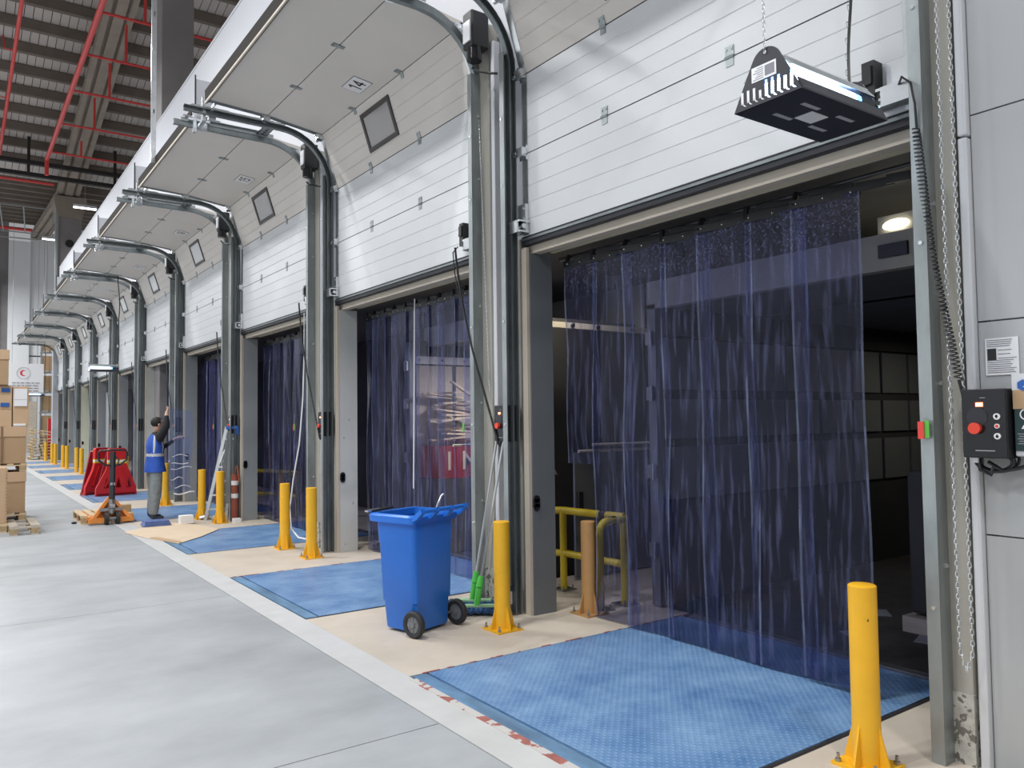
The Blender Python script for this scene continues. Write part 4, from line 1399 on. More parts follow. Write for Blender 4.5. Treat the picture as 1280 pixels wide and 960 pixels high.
def control_box(yc, zc, x, lab, fine=True):
    t = thing('door_control_box', (x, yc, zc), lab, 'control box', 'black door control boxes on the piers')
    MB().box(x - 0.07, x + 0.05, yc - 0.10, yc + 0.10, zc - 0.16, zc + 0.16).build('case', 'black_plastic', t, bevel=0.006)
    f = x - 0.071
    m = MB().box(f - 0.004, f, yc - 0.095, yc + 0.095, zc - 0.155, zc + 0.155).build('front_panel', 'black_gloss', t)
    f -= 0.004
    MB().cyl((f - 0.003, yc + 0.028, zc + 0.03), (f, yc + 0.028, zc + 0.03), 0.046, n=20).build('rotary_cover', 'lamp_black', t)
    m = MB()
    m.box(f - 0.004, f, yc + 0.0, yc + 0.032, zc + 0.078, zc + 0.098)
    d = m.build('display', 'led_red', t)
    MB().box(f - 0.0045, f - 0.004, yc + 0.002, yc + 0.030, zc + 0.081, zc + 0.095).build('digits', 'led_hot', d)
    MB().cyl((f - 0.028, yc + 0.032, zc - 0.022), (f, yc + 0.032, zc - 0.022), 0.027, 0.024, n=16).build('stop_knob', 'button_red', t, smooth=True)
    for i, z in enumerate((0.032, -0.012, -0.058)):
        m = MB().cyl((f - 0.006, yc - 0.058, zc + z), (f, yc - 0.058, zc + z), 0.0145 if i != 1 else 0.011, n=14)
        b = m.build('button', 'ring_white', t)
        m = MB()
        if i == 1:
            m.cyl((f - 0.008, yc - 0.058, zc + z), (f - 0.006, yc - 0.058, zc + z), 0.0075, n=10)
        else:
            q = 1 if i == 0 else -1
            m.extr([(yc - 0.066, zc + z), (yc - 0.050, zc + z), (yc - 0.058, zc + z + 0.009 * q)], 'x', f - 0.008, f - 0.006)
            m.box(f - 0.008, f - 0.006, yc - 0.062, yc - 0.054, zc + z - 0.007, zc + z + 0.007)
        m.build('button_mark', 'button_red' if i == 1 else 'ink_black', b)
    if fine:
        MB().box(f - 0.0015, f, yc - 0.045, yc + 0.04, zc - 0.128, zc - 0.123).build('caption', 'label_grey', t)
        MB().box(f - 0.001, f, yc - 0.01, yc + 0.015, zc + 0.118, zc + 0.121).build('caption', 'label_grey', t)
    return t


control_box(1.715, 1.65, 3.97, 'black door control box with lit red display and orange knob, at the right edge')
pc = thing('control_panel', (3.99, 1.52, 1.66), 'dark green control panel cut by the right edge of the photo, with a cardboard label', 'control panel')
MB().box(3.94, 4.058, 1.30, 1.605, 1.50, 1.80).build('case', 'conduit_white', pc, bevel=0.008)
MB().box(3.93, 4.058, 1.30, 1.605, 1.80, 1.875).build('top_cover', 'conduit_white', pc)
MB().box(3.935, 3.941, 1.31, 1.60, 1.525, 1.80).build('front_panel', 'box_green', pc)
MB().box(3.928, 3.935, 1.53, 1.602, 1.715, 1.80).build('cardboard_label', 'cardboard', pc)
m = MB().tube([(3.932, 1.552 + 0.023 * math.cos(a), 1.69 + 0.023 * math.sin(a)) for a in [2 * PI * i / 18 for i in range(18)]], 0.003, 5, True)
m.build('ring', 'ring_white', pc)
m = MB().extr([(1.573, 1.625), (1.553, 1.625), (1.563, 1.643)], 'x', 3.932, 3.935)
m.build('warning_triangle', 'ring_white', pc)
m = MB()
for i in range(5):
    m.box(3.9335, 3.935, 1.535, 1.59 - 0.006 * (i % 2), 1.556 + 0.011 * i, 1.560 + 0.011 * i)
m.build('print_lines', 'label_grey', pc)
m = MB().extr([(1.558 + 0.026 * math.cos(a), 1.822 + 0.026 * math.sin(a)) for a in [PI / 6 + PI / 3 * i for i in range(6)]], 'x', 3.926, 3.930)
m.mi = 1
m.extr([(1.558, 1.815), (1.540, 1.822), (1.540, 1.808)], 'x', 3.924, 3.926)
m.build('hexagon_emblem', ['label_blue', 'ring_white'], pc)
nt_ = thing('notice', (4.058, 1.715, 1.99), 'printed white notice sheet with a small dark picture, on the wall above the control box', 'notice')
m = MB().box(4.052, 4.058, 1.620, 1.765, 1.878, 2.055)
m.mi = 2
m.box(4.050, 4.052, 1.716, 1.755, 1.95, 2.005)
m.mi = 1
rl = random.Random(5)
for i in range(17):
    z = 2.045 - 0.0096 * i
    right = 1.708 if 3.5 < i < 10 else 1.757
    if i in (4, 6, 8):
        continue
    m.box(4.0505, 4.052, 1.627 + rl.uniform(0, 0.03), right, z - 0.0022, z + 0.0012)
m.build('sheet', ['label_white', 'ink_grey', 'ink_black'], nt_)

cb_ = thing('cable_coil', (3.98, 1.72, 1.45), 'black cables looped under the control box at the right edge', 'cable')
m = MB()
for q, (r1, r2, dz) in enumerate(((0.085, 0.05, 0), (0.07, 0.04, -0.005), (0.095, 0.06, 0.01))):
    m.tube([(3.955 + 0.012 * q, 1.70 + r1 * math.cos(a), 1.475 + dz + r2 * math.sin(a)) for a in [2 * PI * i / 20 for i in range(20)]], 0.0075, 6, True)
m.tube([(3.96, 1.73, 1.47), (3.95, 1.66, 1.43), (3.95, 1.60, 1.445), (3.95, 1.50, 1.48), (3.95, 1.38, 1.50)], 0.009, 6)
m.tube([(3.96, 1.78, 1.52), (3.95, 1.76, 1.43), (3.955, 1.72, 1.41), (3.96, 1.70, 1.46)], 0.010, 6)
m.build('loops', 'black_plastic', cb_, smooth=True)
MB().box(3.94, 3.96, 1.765, 1.79, 1.465, 1.49).build('socket', 'label_white', cb_)

# coiled lead at the nearest door
cs = thing('coiled_lead', (3.93, 2.0, 3.3), 'black coiled lead running from the nearest door edge down to the control box', 'cable')
A, B = Vector((3.905, 1.985, 3.13)), Vector((3.93, 1.835, 1.86))
ts = 62
pts = []
for i in range(ts * 8 + 1):
    v = i / (ts * 8)
    p = A.lerp(B, v) + Vector((0, 0.018 * math.sin(PI * v), 0))
    rr2 = 0.016 + 0.004 * math.sin(9 * v)
    a = 2 * PI * i / 8
    pts.append(p + Vector((rr2 * math.cos(a), rr2 * math.sin(a), 0)))
MB().tube(pts, 0.0042, 4).build('coil', 'black_plastic', cs, smooth=True)
MB().tube([(4.0, 2.12, 3.40), (3.93, 2.06, 3.42), (3.90, 2.0, 3.36), (3.905, 1.985, 3.25), (3.915, 1.985, 3.13)], 0.006, 6).build('lead', 'black_plastic', cs, smooth=True)
MB().tube([B, (3.95, 1.81, 1.70), (3.96, 1.79, 1.55), (3.96, 1.76, 1.46)], 0.007, 6).build('tail', 'black_plastic', cs, smooth=True)

# hoist chains on the nearest pier


def link_chain(x, ya, yb, zb, zt, lab, s=1.0):
    t = thing('hand_chain', (x, (ya + yb) / 2, zb), lab, 'chain')
    for y in (ya, yb):
        m = MB()
        z = zb + 0.012
        i = 0
        while z < zt:
            a = PI / 2 * (i % 2) + 0.4
            y_ = y + (0.5 * (ya + yb) - y) * max(0, 1 - (z - zb) / 0.10)
            m.tube([(x + 0.0075 * s * math.cos(b) * math.cos(a), y_ + 0.0075 * s * math.cos(b) * math.sin(a), z + 0.017 * s * math.sin(b)) for b in [2 * PI * j / 8 for j in range(8)]], 0.0026 * s, 4, True)
            z += 0.0275 * s
            i += 1
        m.build('chain_strand', 'galvanised_bright', t, fix=False)


link_chain(3.94, 1.88, 1.822, 0.47, 4.6, 'long steel hand chain loop hanging in front of the beige pier at the right edge', 0.95)
bhz = MB().tube([(3.98, 1.78, 0.02), (3.95, 1.74, 0.035), (3.90, 1.66, 0.05), (3.88, 1.55, 0.04), (3.9, 1.4, 0.02)], 0.02, 8)
tag(bhz.build('hose', 'black_plastic', smooth=True), 'black hose end on the floor at the bottom right corner', 'hose')

# cables from each door edge to the control box of its pier
for k in range(1, NB):
    y0 = YR + P * k
    t = thing('trailing_cable', (3.93, y0 - 0.1, 2.4), 'black cable slanting to the control box on the %s pier from the camera' % ORD[k - 1], 'cable', 'door cables')
    pts = []
    for i in range(19):
        v = i / 18
        pts.append((3.90 + 0.05 * v, y0 + 0.20 - 0.62 * v ** 1.25, 3.34 - 1.86 * v - 0.18 * math.sin(PI * v) * (1 - v) + (0.0)))
    pts += [(3.95, y0 - 0.44, 1.46), (3.96, y0 - 0.45, 1.50)]
    MB().tube(pts, 0.011, 6).build('cable', 'black_plastic', t, smooth=True)
    if k == 1:
        m = MB().tube([(3.95, y0 + 0.23, 3.36), (3.90, y0 + 0.24, 3.30), (3.905, y0 + 0.22, 3.10), (3.91, y0 + 0.16, 2.9)], 0.006, 5).build('lead', 'black_plastic', t)
    control_box(y0 - 0.455, 1.66, 4.03, 'black door control box on the %s pier from the camera%s' % (ORD[k - 1], ', beside the mop handles' if k == 1 else ''), k < 3)
# thin hand chain on the pier beyond the mops
for k in (1,):
    t = thing('hand_chain', (4.0, 6.1, 1.9), 'thin hand chain hanging down the beige pier behind the slanting cable', 'chain')
    m = MB()
    z = 1.95
    i = 0
    while z < 4.6:
        a = PI / 2 * (i % 2)
        m.tube([(4.01 + 0.005 * math.cos(b) * math.cos(a), 6.0 + 0.05 * (z - 1.9) + 0.005 * math.cos(b) * math.sin(a), z + 0.012 * math.sin(b)) for b in [2 * PI * j / 6 for j in range(6)]], 0.002, 3, True)
        z += 0.02
        i += 1
    m.build('chain_strand', 'galvanised_bright', t, fix=False)

# red and green hanging tags
for k, (rd, gr) in enumerate(((True, True), (False, True), (True, True), (True, True))):
    y0 = YR + P * k - 0.03
    if k == 1:
        y0 += 0.13
    t = thing('status_tag', (3.90, y0, 1.62), ['red and green hanging tags on the track of the nearest door', 'green hanging tag at the right of the second doorway',
                                               'red and green tags at the right of the third doorway', 'small red and green tags left of the ladder top'][k], 'tag', 'door tags')
    if k > 1:
        y0 += 0.42
    if rd:
        MB().box(3.890, 3.896, y0 - 0.010, y0 + 0.020, 1.575, 1.66).build('red_card', 'tag_red', t)
    if gr:
        MB().box(3.897, 3.903, y0 - 0.032, y0 - 0.006, 1.58, 1.665).build('green_card', 'tag_green', t)
    MB().cyl((3.896, y0, 1.655), (3.905, y0, 1.80 if k else 1.68), 0.003, n=5).build('cord', 'steel_grey', t)

# white cords
hz = thing('white_hose', (3.8, 10.5, 1.5), 'white hose hanging down the third doorway and curling to the bollard foot', 'hose')
MB().tube([(3.96, 10.52, 3.2), (3.95, 10.50, 2.6), (3.93, 10.50, 2.0), (3.90, 10.55, 1.4), (3.86, 10.68, 0.9), (3.82, 10.70, 0.5), (3.76, 10.48, 0.25), (3.72, 10.1, 0.18), (3.72, 9.70, 0.2)], 0.010, 6).build('tube', 'label_white', hz, smooth=True)
hz = thing('white_rope', (4.4, 8.4, 1.7), 'straight white rope hanging in front of the second strip curtain', 'rope')
MB().cyl((4.40, 8.2, 0.9), (4.40, 8.14, 3.12), 0.008, n=6).build('cord', 'label_white', hz)

# ================================================================== WORKER


def skin_body(joints, edges, radii, root, sub=2):
    me = bpy.data.meshes.new('body')
    names = list(joints)
    idx = {n: i for i, n in enumerate(names)}
    me.from_pydata([joints[n] for n in names], [(idx[a], idx[b]) for a, b in edges], [])
    o = bpy.data.objects.new('body', me)
    C.objects.link(o)
    sk = o.modifiers.new('skin', 'SKIN')
    sk.use_smooth_shade = True
    for n in names:
        r = radii[n]
        me.skin_vertices[0].data[idx[n]].radius = r if isinstance(r, tuple) else (r, r)
    me.skin_vertices[0].data[idx[root]].use_root = True
    s = o.modifiers.new('sub', 'SUBSURF')
    s.levels = s.render_levels = sub
    bpy.context.view_layer.update()
    m2 = bpy.data.meshes.new_from_object(o.evaluated_get(bpy.context.evaluated_depsgraph_get()))
    bpy.data.objects.remove(o)
    bpy.data.meshes.remove(me)
    return m2


# body frame: +x forward, +y to the worker's left, z up
J = {'pelvis': (0, 0, 0.94), 'waist': (0.01, 0, 1.08), 'chest': (0.0, 0, 1.30), 'neck0': (0.01, 0, 1.48), 'neck': (0.025, 0, 1.54),
     'head0': (0.045, 0, 1.61), 'head': (0.05, 0, 1.69), 'crown': (0.045, 0, 1.755),
     'hipL': (0.0, 0.095, 0.90), 'kneeL': (0.03, 0.13, 0.49), 'ankL': (-0.01, 0.12, 0.10), 'heelL': (-0.02, 0.12, 0.05), 'toeL': (0.17, 0.14, 0.035),
     'hipR': (0.0, -0.095, 0.90), 'kneeR': (-0.02, -0.13, 0.49), 'ankR': (-0.06, -0.115, 0.10), 'heelR': (-0.07, -0.115, 0.05), 'toeR': (0.12, -0.14, 0.035),
     'shL': (0.02, 0.19, 1.42), 'elL': (0.20, 0.23, 1.25), 'wrL': (0.37, 0.06, 1.40), 'haL': (0.43, 0.03, 1.43),
     'shR': (0.02, -0.19, 1.44), 'elR': (0.10, -0.27, 1.64), 'wrR': (0.13, -0.19, 1.85), 'haR': (0.145, -0.17, 1.905)}
E_ = [('pelvis', 'waist'), ('waist', 'chest'), ('chest', 'neck0'), ('neck0', 'neck'), ('neck', 'head0'), ('head0', 'head'), ('head', 'crown'),
      ('pelvis', 'hipL'), ('hipL', 'kneeL'), ('kneeL', 'ankL'), ('ankL', 'heelL'), ('heelL', 'toeL'), ('pelvis', 'hipR'), ('hipR', 'kneeR'), ('kneeR', 'ankR'), ('ankR', 'heelR'), ('heelR', 'toeR'),
      ('neck0', 'shL'), ('shL', 'elL'), ('elL', 'wrL'), ('wrL', 'haL'), ('neck0', 'shR'), ('shR', 'elR'), ('elR', 'wrR'), ('wrR', 'haR')]
RD = {'pelvis': (0.15, 0.11), 'waist': (0.145, 0.105), 'chest': (0.165, 0.115), 'neck0': (0.075, 0.07), 'neck': 0.052, 'head0': (0.070, 0.078), 'head': (0.078, 0.095), 'crown': (0.055, 0.07),
      'hipL': 0.125, 'kneeL': 0.105, 'ankL': 0.088, 'heelL': 0.048, 'toeL': (0.045, 0.030), 'hipR': 0.125, 'kneeR': 0.105, 'ankR': 0.088, 'heelR': 0.048, 'toeR': (0.045, 0.030),
      'shL': 0.075, 'elL': 0.060, 'wrL': 0.033, 'haL': (0.036, 0.018), 'shR': 0.080, 'elR': 0.068, 'wrR': 0.033, 'haR': (0.036, 0.018)}
for s, sg, base, fwd, up in (('L', 1, Vector(J['haL']), Vector((0.85, -0.35, 0.3)), Vector((0, -0.6, 0.8))), ('R', -1, Vector(J['haR']), Vector((0.45, 0.3, 0.84)), Vector((0.8, -0.2, -0.4)))):
    fwd.normalize()
    side = fwd.cross(up).normalized()
    curl = side.cross(fwd).normalized()
    for f in range(4):
        off = (f - 1.5) * 0.019
        ln = (0.034, 0.040, 0.037, 0.029)[f]
        p0 = base + side * off + fwd * 0.030
        p1 = p0 + fwd * ln - curl * 0.010
        p2 = p1 + fwd * ln * 0.35 - curl * ln * 0.8
        for q, p in enumerate((p0, p1, p2)):
            J['f%s%d%d' % (s, f, q)] = tuple(p)
            RD['f%s%d%d' % (s, f, q)] = 0.0095 - 0.001 * q
        E_ += [('ha' + s, 'f%s%d0' % (s, f)), ('f%s%d0' % (s, f), 'f%s%d1' % (s, f)), ('f%s%d1' % (s, f), 'f%s%d2' % (s, f))]
    p0 = base - side * 0.036 - fwd * 0.005
    p1 = p0 - side * 0.018 + fwd * 0.030 - curl * 0.015
    J['t%s0' % s], J['t%s1' % s] = tuple(p0), tuple(p1)
    RD['t%s0' % s], RD['t%s1' % s] = 0.011, 0.009
    E_ += [('ha' + s, 't%s0' % s), ('t%s0' % s, 't%s1' % s)]
me = skin_body(J, E_, RD, 'pelvis', 1)
for q in ('skin', 'cloth_black', 'cloth_grey', 'shoe'):
    me.materials.append(M[q])
bones = [(Vector(J[a]), Vector(J[b]), a, b) for a, b in E_]


def near_bone(c):
    best = None
    for a, b, na, nb in bones:
        d = b - a
        t_ = max(0, min(1, (c - a).dot(d) / max(d.length_squared, 1e-9)))
        q = (a + d * t_ - c).length
        if best is None or q < best[0]:
            best = (q, na, nb, t_)
    return best


for p in me.polygons:
    p.use_smooth = True
    _, a, b, t_ = near_bone(p.center)
    if a.startswith(('heel',)) or b.startswith('heel') or (b.startswith('ank') and t_ > 0.97):
        p.material_index = 3
    elif a.startswith(('pelvis', 'hip', 'knee')) and b != 'waist':
        p.material_index = 2
    elif b.startswith(('head', 'crown', 'f', 't')) or a.startswith(('wr', 'ha', 'f', 't', 'head')):
        p.material_index = 0
    elif a.startswith('el') and t_ > 0.86:
        p.material_index = 0
    else:
        p.material_index = 1
wk = thing('person', (0, 0, 0), 'person in a blue vest and grey trousers lifting clear plastic strips at a doorway', 'person')
bo = bpy.data.objects.new('body', me)
C.objects.link(bo)
bo.parent = wk
# face, ears and hair
hd = Vector((0.05, 0, 1.68))
m = MB()
m.extr([(0.135, 1.690), (0.158, 1.652), (0.132, 1.648)], 'y', -0.014, 0.014)
m.build('nose', 'skin', wk)
for s in (-1, 1):
    MB().sph((0.125, 0.032 * s, 1.695), 0.010, 8).build('eye', 'ink_black', wk)
    MB().sph((0.04, 0.083 * s, 1.675), 0.024, 8, (0.9, 0.4, 1.3)).build('ear', 'skin', wk)
MB().box(0.128, 0.137, -0.022, 0.022, 1.618, 1.627).build('mouth', 'red_dark', wk)
m = MB().sph((0.030, 0, 1.715), 0.105, 16, (1.0, 0.9, 0.92))
bmesh.ops.delete(m.bm, geom=[v for v in m.bm.verts if v.co.x > 0.085 and v.co.z < 1.735 or v.co.z < 1.625], context='VERTS')
m.build('hair', 'hair', wk, smooth=True)
# vest: an open-armed shell around the torso
m = MB()
lev = [(0.84, 0.178, 0.215), (0.90, 0.172, 0.208), (1.00, 0.155, 0.19), (1.10, 0.140, 0.175), (1.115, 0.140, 0.175), (1.165, 0.140, 0.178), (1.18, 0.140, 0.178), (1.28, 0.142, 0.19), (1.38, 0.125, 0.185), (1.45, 0.10, 0.15), (1.50, 0.075, 0.09)]
NV = 28
rg = []
for z, a, b in lev:
    rg.append([m.bm.verts.new((0.005 + a * math.cos(2 * PI * i / NV) + 0.006 * math.sin(5 * i + 20 * z), b * math.sin(2 * PI * i / NV), z + 0.008 * math.sin(3 * i))) for i in range(NV)])
for q, (A, B) in enumerate(zip(rg[:-1], rg[1:])):
    for j in range(NV):
        u = (j + 0.5) / NV
        m.mi = 1 if q == 4 else 0
        if q >= 6 and min(abs(u - 0.16), abs(u - 0.84), abs(u - 0.34), abs(u - 0.66)) < 0.022:
            m.mi = 1
        m.face([A[j], A[(j + 1) % NV], B[(j + 1) % NV], B[j]])
m.build('vest', ['vest_blue', 'vest_grey'], wk, smooth=True)
MB().box(-0.02, 0.02, -0.17, -0.155, 0.86, 0.90).build('belt_tab', 'label_white', wk)
wk.location = (2.93, 15.05, 0)
wk.rotation_euler.z = math.radians(8)

# clear strips in the worker's hands
for i, (a, b, y, zt, zb, lab) in enumerate(((3.12, 3.52, 14.92, 1.97, 0.50, 'clear plastic strip held up high in the hand of the worker'),
                                            (3.22, 3.50, 15.08, 1.48, 0.42, 'second clear strip hanging from the other hand of the worker'))):
    s = MB()
    g = []
    for j in range(15):
        v = j / 14
        row = []
        for q in range(9):
            u = q / 8
            row.append(s.bm.verts.new((a + (b - a) * u + 0.02 * math.sin(6 * v + i), y + 0.05 * math.sin(5 * v + 3 * u + i) * v + 0.03 * math.sin(14 * v + 4 * u) * v, zt + (zb - zt) * v - 0.06 * u * (1 - v))))
        g.append(row)
    for j in range(14):
        for q in range(8):
            s.face([g[j][q], g[j][q + 1], g[j + 1][q + 1], g[j + 1][q]])
    o = s.build('plastic_strip', 'pvc_new', smooth=True, fix=False)
    tag(o, lab, 'plastic strip')
ct = thing('strip_glint_curls', (3.35, 14.85, 0.8), 'white curls painted as glints on the clear strips around the bollard by the worker', 'plastic strip')
rc = random.Random(11)
for i in range(6):
    x, z = 3.15 + rc.uniform(0, 0.12), 0.45 + 0.14 * i + rc.uniform(-.03, .03)
    L_ = rc.uniform(0.18, 0.36)
    m = MB()
    am_, ph_ = rc.uniform(0.01, 0.03), rc.uniform(0, 6)
    m.tube([(x + L_ * q / 10, 14.85 + 0.01 * math.sin(q + ph_), z + am_ * math.sin(0.55 * q + ph_)) for q in range(11)], 0.006 if i else 0.013, 5)
    m.build('curl', 'label_white', ct, smooth=True)  # white tubes paint the glints of the clear strips

# ================================================================== PALLETS AND PALLET TRUCK


def pallet(name, x0, x1, y0, y1, z0, lab, group=None, nb=3, along='y', mats=('wood', 'wood_block')):
    t = thing(name, ((x0 + x1) / 2, (y0 + y1) / 2, z0), lab, 'pallet', group)
    n = nb
    for i in range(n):
        wd = 0.115 if n < 5 else 0.10
        c = x0 + wd / 2 + (x1 - x0 - wd) * i / (n - 1)
        MB().box(c - wd / 2, c + wd / 2, y0, y1, z0 + 0.122, z0 + 0.144).build('deck_board', mats[0], t)
    for j in range(3):
        yc = y0 + 0.05 + (y1 - y0 - 0.1) * j / 2
        MB().box(x0, x1, yc - 0.05, yc + 0.05, z0 + 0.10, z0 + 0.122).build('stringer_board', mats[0], t)
        for i in range(3 if x1 - x0 > 0.5 else 2):
            q = 2 if x1 - x0 > 0.5 else 1
            xc = x0 + 0.06 + (x1 - x0 - 0.12) * i / q
            MB().box(xc - 0.055, xc + 0.055, yc - 0.05, yc + 0.05, z0 + 0.02, z0 + 0.10).build('block', mats[1], t)
    for i in range(3 if x1 - x0 > 0.5 else 2):
        q = 2 if x1 - x0 > 0.5 else 1
        xc = x0 + 0.06 + (x1 - x0 - 0.12) * i / q
        MB().box(xc - 0.05, xc + 0.05, y0, y1, z0, z0 + 0.02).build('bottom_board', mats[0], t)
    return t


pallet('pallet', 1.80, 2.62, 15.15, 16.25, 0.0, 'pale wooden pallet lifted on the orange pallet truck', nb=6)
pallet('pallet', 0.74, 1.14, 14.35, 15.45, 0.0, 'narrow empty grey wooden pallet at the foot of the carton stacks', nb=2, mats=('wood_grey', 'wood_block'))
tag(MB().box(2.44, 2.60, 15.3, 15.45, 0.146, 0.27).build('wood_block', 'wood_block'), 'loose brown wood block on the pallet beside the orange truck', 'block')

pj = thing('pallet_truck', (2.2, 14.9, 0), 'orange hand pallet truck with black tiller facing the camera, forks under a pallet', 'pallet truck')
yq = 14.92
m = MB()
m.beam((2.23 - 0.02, yq + 0.12, 0.44), (1.92, yq, 0.06), 0.05, 0.07, (0, 1, 0))
m.beam((2.23 + 0.02, yq + 0.12, 0.44), (2.54, yq, 0.06), 0.05, 0.07, (0, 1, 0))
m.extr([(1.88, 0.03), (2.12, 0.03), (2.12, 0.11), (1.90, 0.11)], 'y', yq - 0.03, yq + 0.06)
m.extr([(2.34, 0.03), (2.58, 0.03), (2.56, 0.11), (2.34, 0.11)], 'y', yq - 0.03, yq + 0.06)
m.extr([(1.98, 0.10), (2.48, 0.10), (2.26, 0.42), (2.20, 0.42)], 'y', yq + 0.13, yq + 0.15)
m.build('frame', 'truck_orange', pj)
for s in (-1, 1):
    MB().box(2.23 + s * 0.27 - 0.08, 2.23 + s * 0.27 + 0.08, yq + 0.15, 16.15, 0.06, 0.12).build('fork', 'truck_orange', pj)
    m = MB().cyl((2.23 + s * 0.085 - 0.03, yq - 0.06, 0.10), (2.23 + s * 0.085 + 0.03, yq - 0.06, 0.10), 0.10, n=20)
    m.build('wheel', 'tyre', pj, smooth=True)
MB().cyl((2.12, yq - 0.06, 0.10), (2.34, yq - 0.06, 0.10), 0.025, n=10).build('axle', 'steel_grey', pj)
MB().box(2.05, 2.41, yq + 0.0, yq + 0.13, 0.22, 0.27).build('cross_plate', 'steel_grey', pj)
m = MB().cyl((2.23, yq - 0.02, 0.18), (2.23, yq - 0.02, 0.42), 0.05, n=12).cyl((2.19, yq - 0.05, 0.30), (2.27, yq - 0.05, 0.30), 0.045, n=10)
m.build('pump', 'steel_grey', pj, smooth=True)
MB().beam((2.23, yq - 0.03, 0.36), (2.24, yq - 0.02, 1.22), 0.075, 0.05).build('tiller', 'steel_black', pj)
m = MB()
m.tube([(2.24, yq - 0.02, 0.98), (2.12, yq - 0.02, 1.0), (2.03, yq - 0.02, 1.08), (2.02, yq - 0.02, 1.20), (2.05, yq - 0.02, 1.245), (2.24, yq - 0.02, 1.25), (2.43, yq - 0.02, 1.245), (2.46, yq - 0.02, 1.20), (2.45, yq - 0.02, 1.08), (2.36, yq - 0.02, 1.0)], 0.018, 8, True)
m.build('loop_handle', 'black_plastic', pj, smooth=True)
MB().tube([(2.27, yq - 0.05, 1.15), (2.33, yq - 0.05, 1.08), (2.30, yq - 0.05, 0.98)], 0.012, 6).build('release_lever', 'steel_black', pj)
MB().box(2.20, 2.27, yq - 0.062, yq - 0.05, 0.66, 0.70).build('clip', 'galvanised_bright', pj)

# red stands behind the truck
for i, (x, y, rz, lab) in enumerate(((3.20, 20.8, 0.10, 'red plastic stand with triangular holes, the right one behind the pallet truck'),
                                     (2.97, 21.5, 0.55, 'red plastic stand, the left one half turned behind the pallet truck'))):
    t = thing('barrier_stand', (0, 0, 0), lab, 'stand', 'red plastic stands behind the pallet truck')
    m = MB()
    H = 0.98
    z1 = 0.52
    # lower skirt in pieces that leave triangular windows
    m.extr([(-0.33, 0.0), (0.33, 0.0), (0.32, 0.16), (-0.32, 0.16)], 'y', -0.03, 0.03)
    hw = lambda z: 0.32 - (z - 0.16) * 0.42
    holes = (-0.155, 0.035, 0.205) if i == 0 else (-0.15, 0.15)
    m.extr([(-0.32, 0.16), (holes[0] - 0.045, 0.16), (holes[0], 0.38), (holes[0], z1), (-hw(z1), z1)], 'y', -0.03, 0.03)
    for a, b in zip(holes[:-1], holes[1:]):
        m.extr([(a + 0.045, 0.16), (b - 0.045, 0.16), (b, 0.38), (b, z1), (a, z1), (a, 0.38)], 'y', -0.03, 0.03)
    m.extr([(holes[-1] + 0.045, 0.16), (0.32, 0.16), (hw(z1) + 0.03, z1), (holes[-1], z1), (holes[-1], 0.38)], 'y', -0.03, 0.03)
    m.extr([(-hw(z1), z1), (hw(z1) + 0.03, z1), (0.16, 0.66), (-0.14, 0.66)], 'y', -0.03, 0.03)
    m.extr([(-0.14, 0.745), (0.16, 0.745), (0.16, H - 0.04), (0.12, H), (-0.12, H), (-0.14, H - 0.04)], 'y', -0.035, 0.035)
    m.build('panel', 'red_plastic', t)
    MB().box(-0.14, 0.16, -0.03, 0.03, 0.66, 0.69).box(-0.14, 0.16, -0.03, 0.03, 0.725, 0.745).build('yellow_band', 'rail_yellow', t)
    MB().box(-0.14, 0.16, -0.03, 0.03, 0.69, 0.725).build('white_band', 'bandwhite', t)
    MB().extr([(-0.30, 0.0), (0.30, 0.0), (0.12, 0.9), (-0.12, 0.9)], 'y', 0.12, 0.15).box(-0.3, 0.3, -0.03, 0.15, 0, 0.05).build('back_panel', 'red_dark', t)
    for s in (-1, 1):
        MB().beam((0.18 * s, -0.04, 0.18), (0.05 * s, -0.04, 0.60), 0.03, 0.02, (0, 1, 0)).build('rib', 'red_plastic', t)
    t.location = (x, y, 0)
    t.rotation_euler.z = rz
    t.scale = (1.38, 1.2, 1.14)

# cardboard sheet, box, wrap on the floor
cs_ = thing('cardboard_sheet', (2.9, 13.1, 0), 'flattened beige cardboard sheet lying across the third bay edge', 'cardboard')
m = MB()
ol = [(2.20, 13.55), (2.36, 12.70), (2.62, 11.80), (3.05, 12.30), (3.47, 12.95), (3.36, 13.7), (2.98, 14.55), (2.6, 14.0)]
cz = [0.012, 0.03, 0.012, 0.03, 0.012, 0.012, 0.02, 0.012]
m.extr(ol, 'z', 0.004, 0.012)
m.build('sheet', 'cardboard_flat', cs_)
MB().extr([(2.40, 12.62), (2.58, 11.98), (2.66, 11.84), (2.68, 11.95), (2.50, 12.60)], 'z', 0.016, 0.024).build('lifted_edge', 'cardboard_light', cs_)
tag(MB().box(3.12, 3.33, 13.95, 14.12, 0.012, 0.15).build('white_box', 'white_card', bevel=0.005), 'small white carton standing on the cardboard sheet', 'box')
w_ = MB()
for i in range(3):
    w_.box(2.56 + 0.01 * i, 2.98 - 0.015 * i, 13.95, 14.25 - 0.02 * i, 0.012 + 0.03 * i, 0.042 + 0.03 * i)
tag(w_.build('folded_plastic', 'blue_wrap', bevel=0.01), 'folded pile of bluish plastic strip on the floor by the feet of the worker', 'plastic')
tag(MB().sph((1.72, 15.35, 0.02), 0.035, 8, (1.3, 1, 0.6)).build('rubber_stop', 'rubber', smooth=True), 'small black lump on the floor left of the pallet truck', 'stop')
tag(MB().box(2.95, 3.35, 22.3, 22.7, 0.002, 0.05).build('folded_plastic', 'blue_wrap', bevel=0.01), 'small heap of folded plastic on a far blue plate', 'plastic')

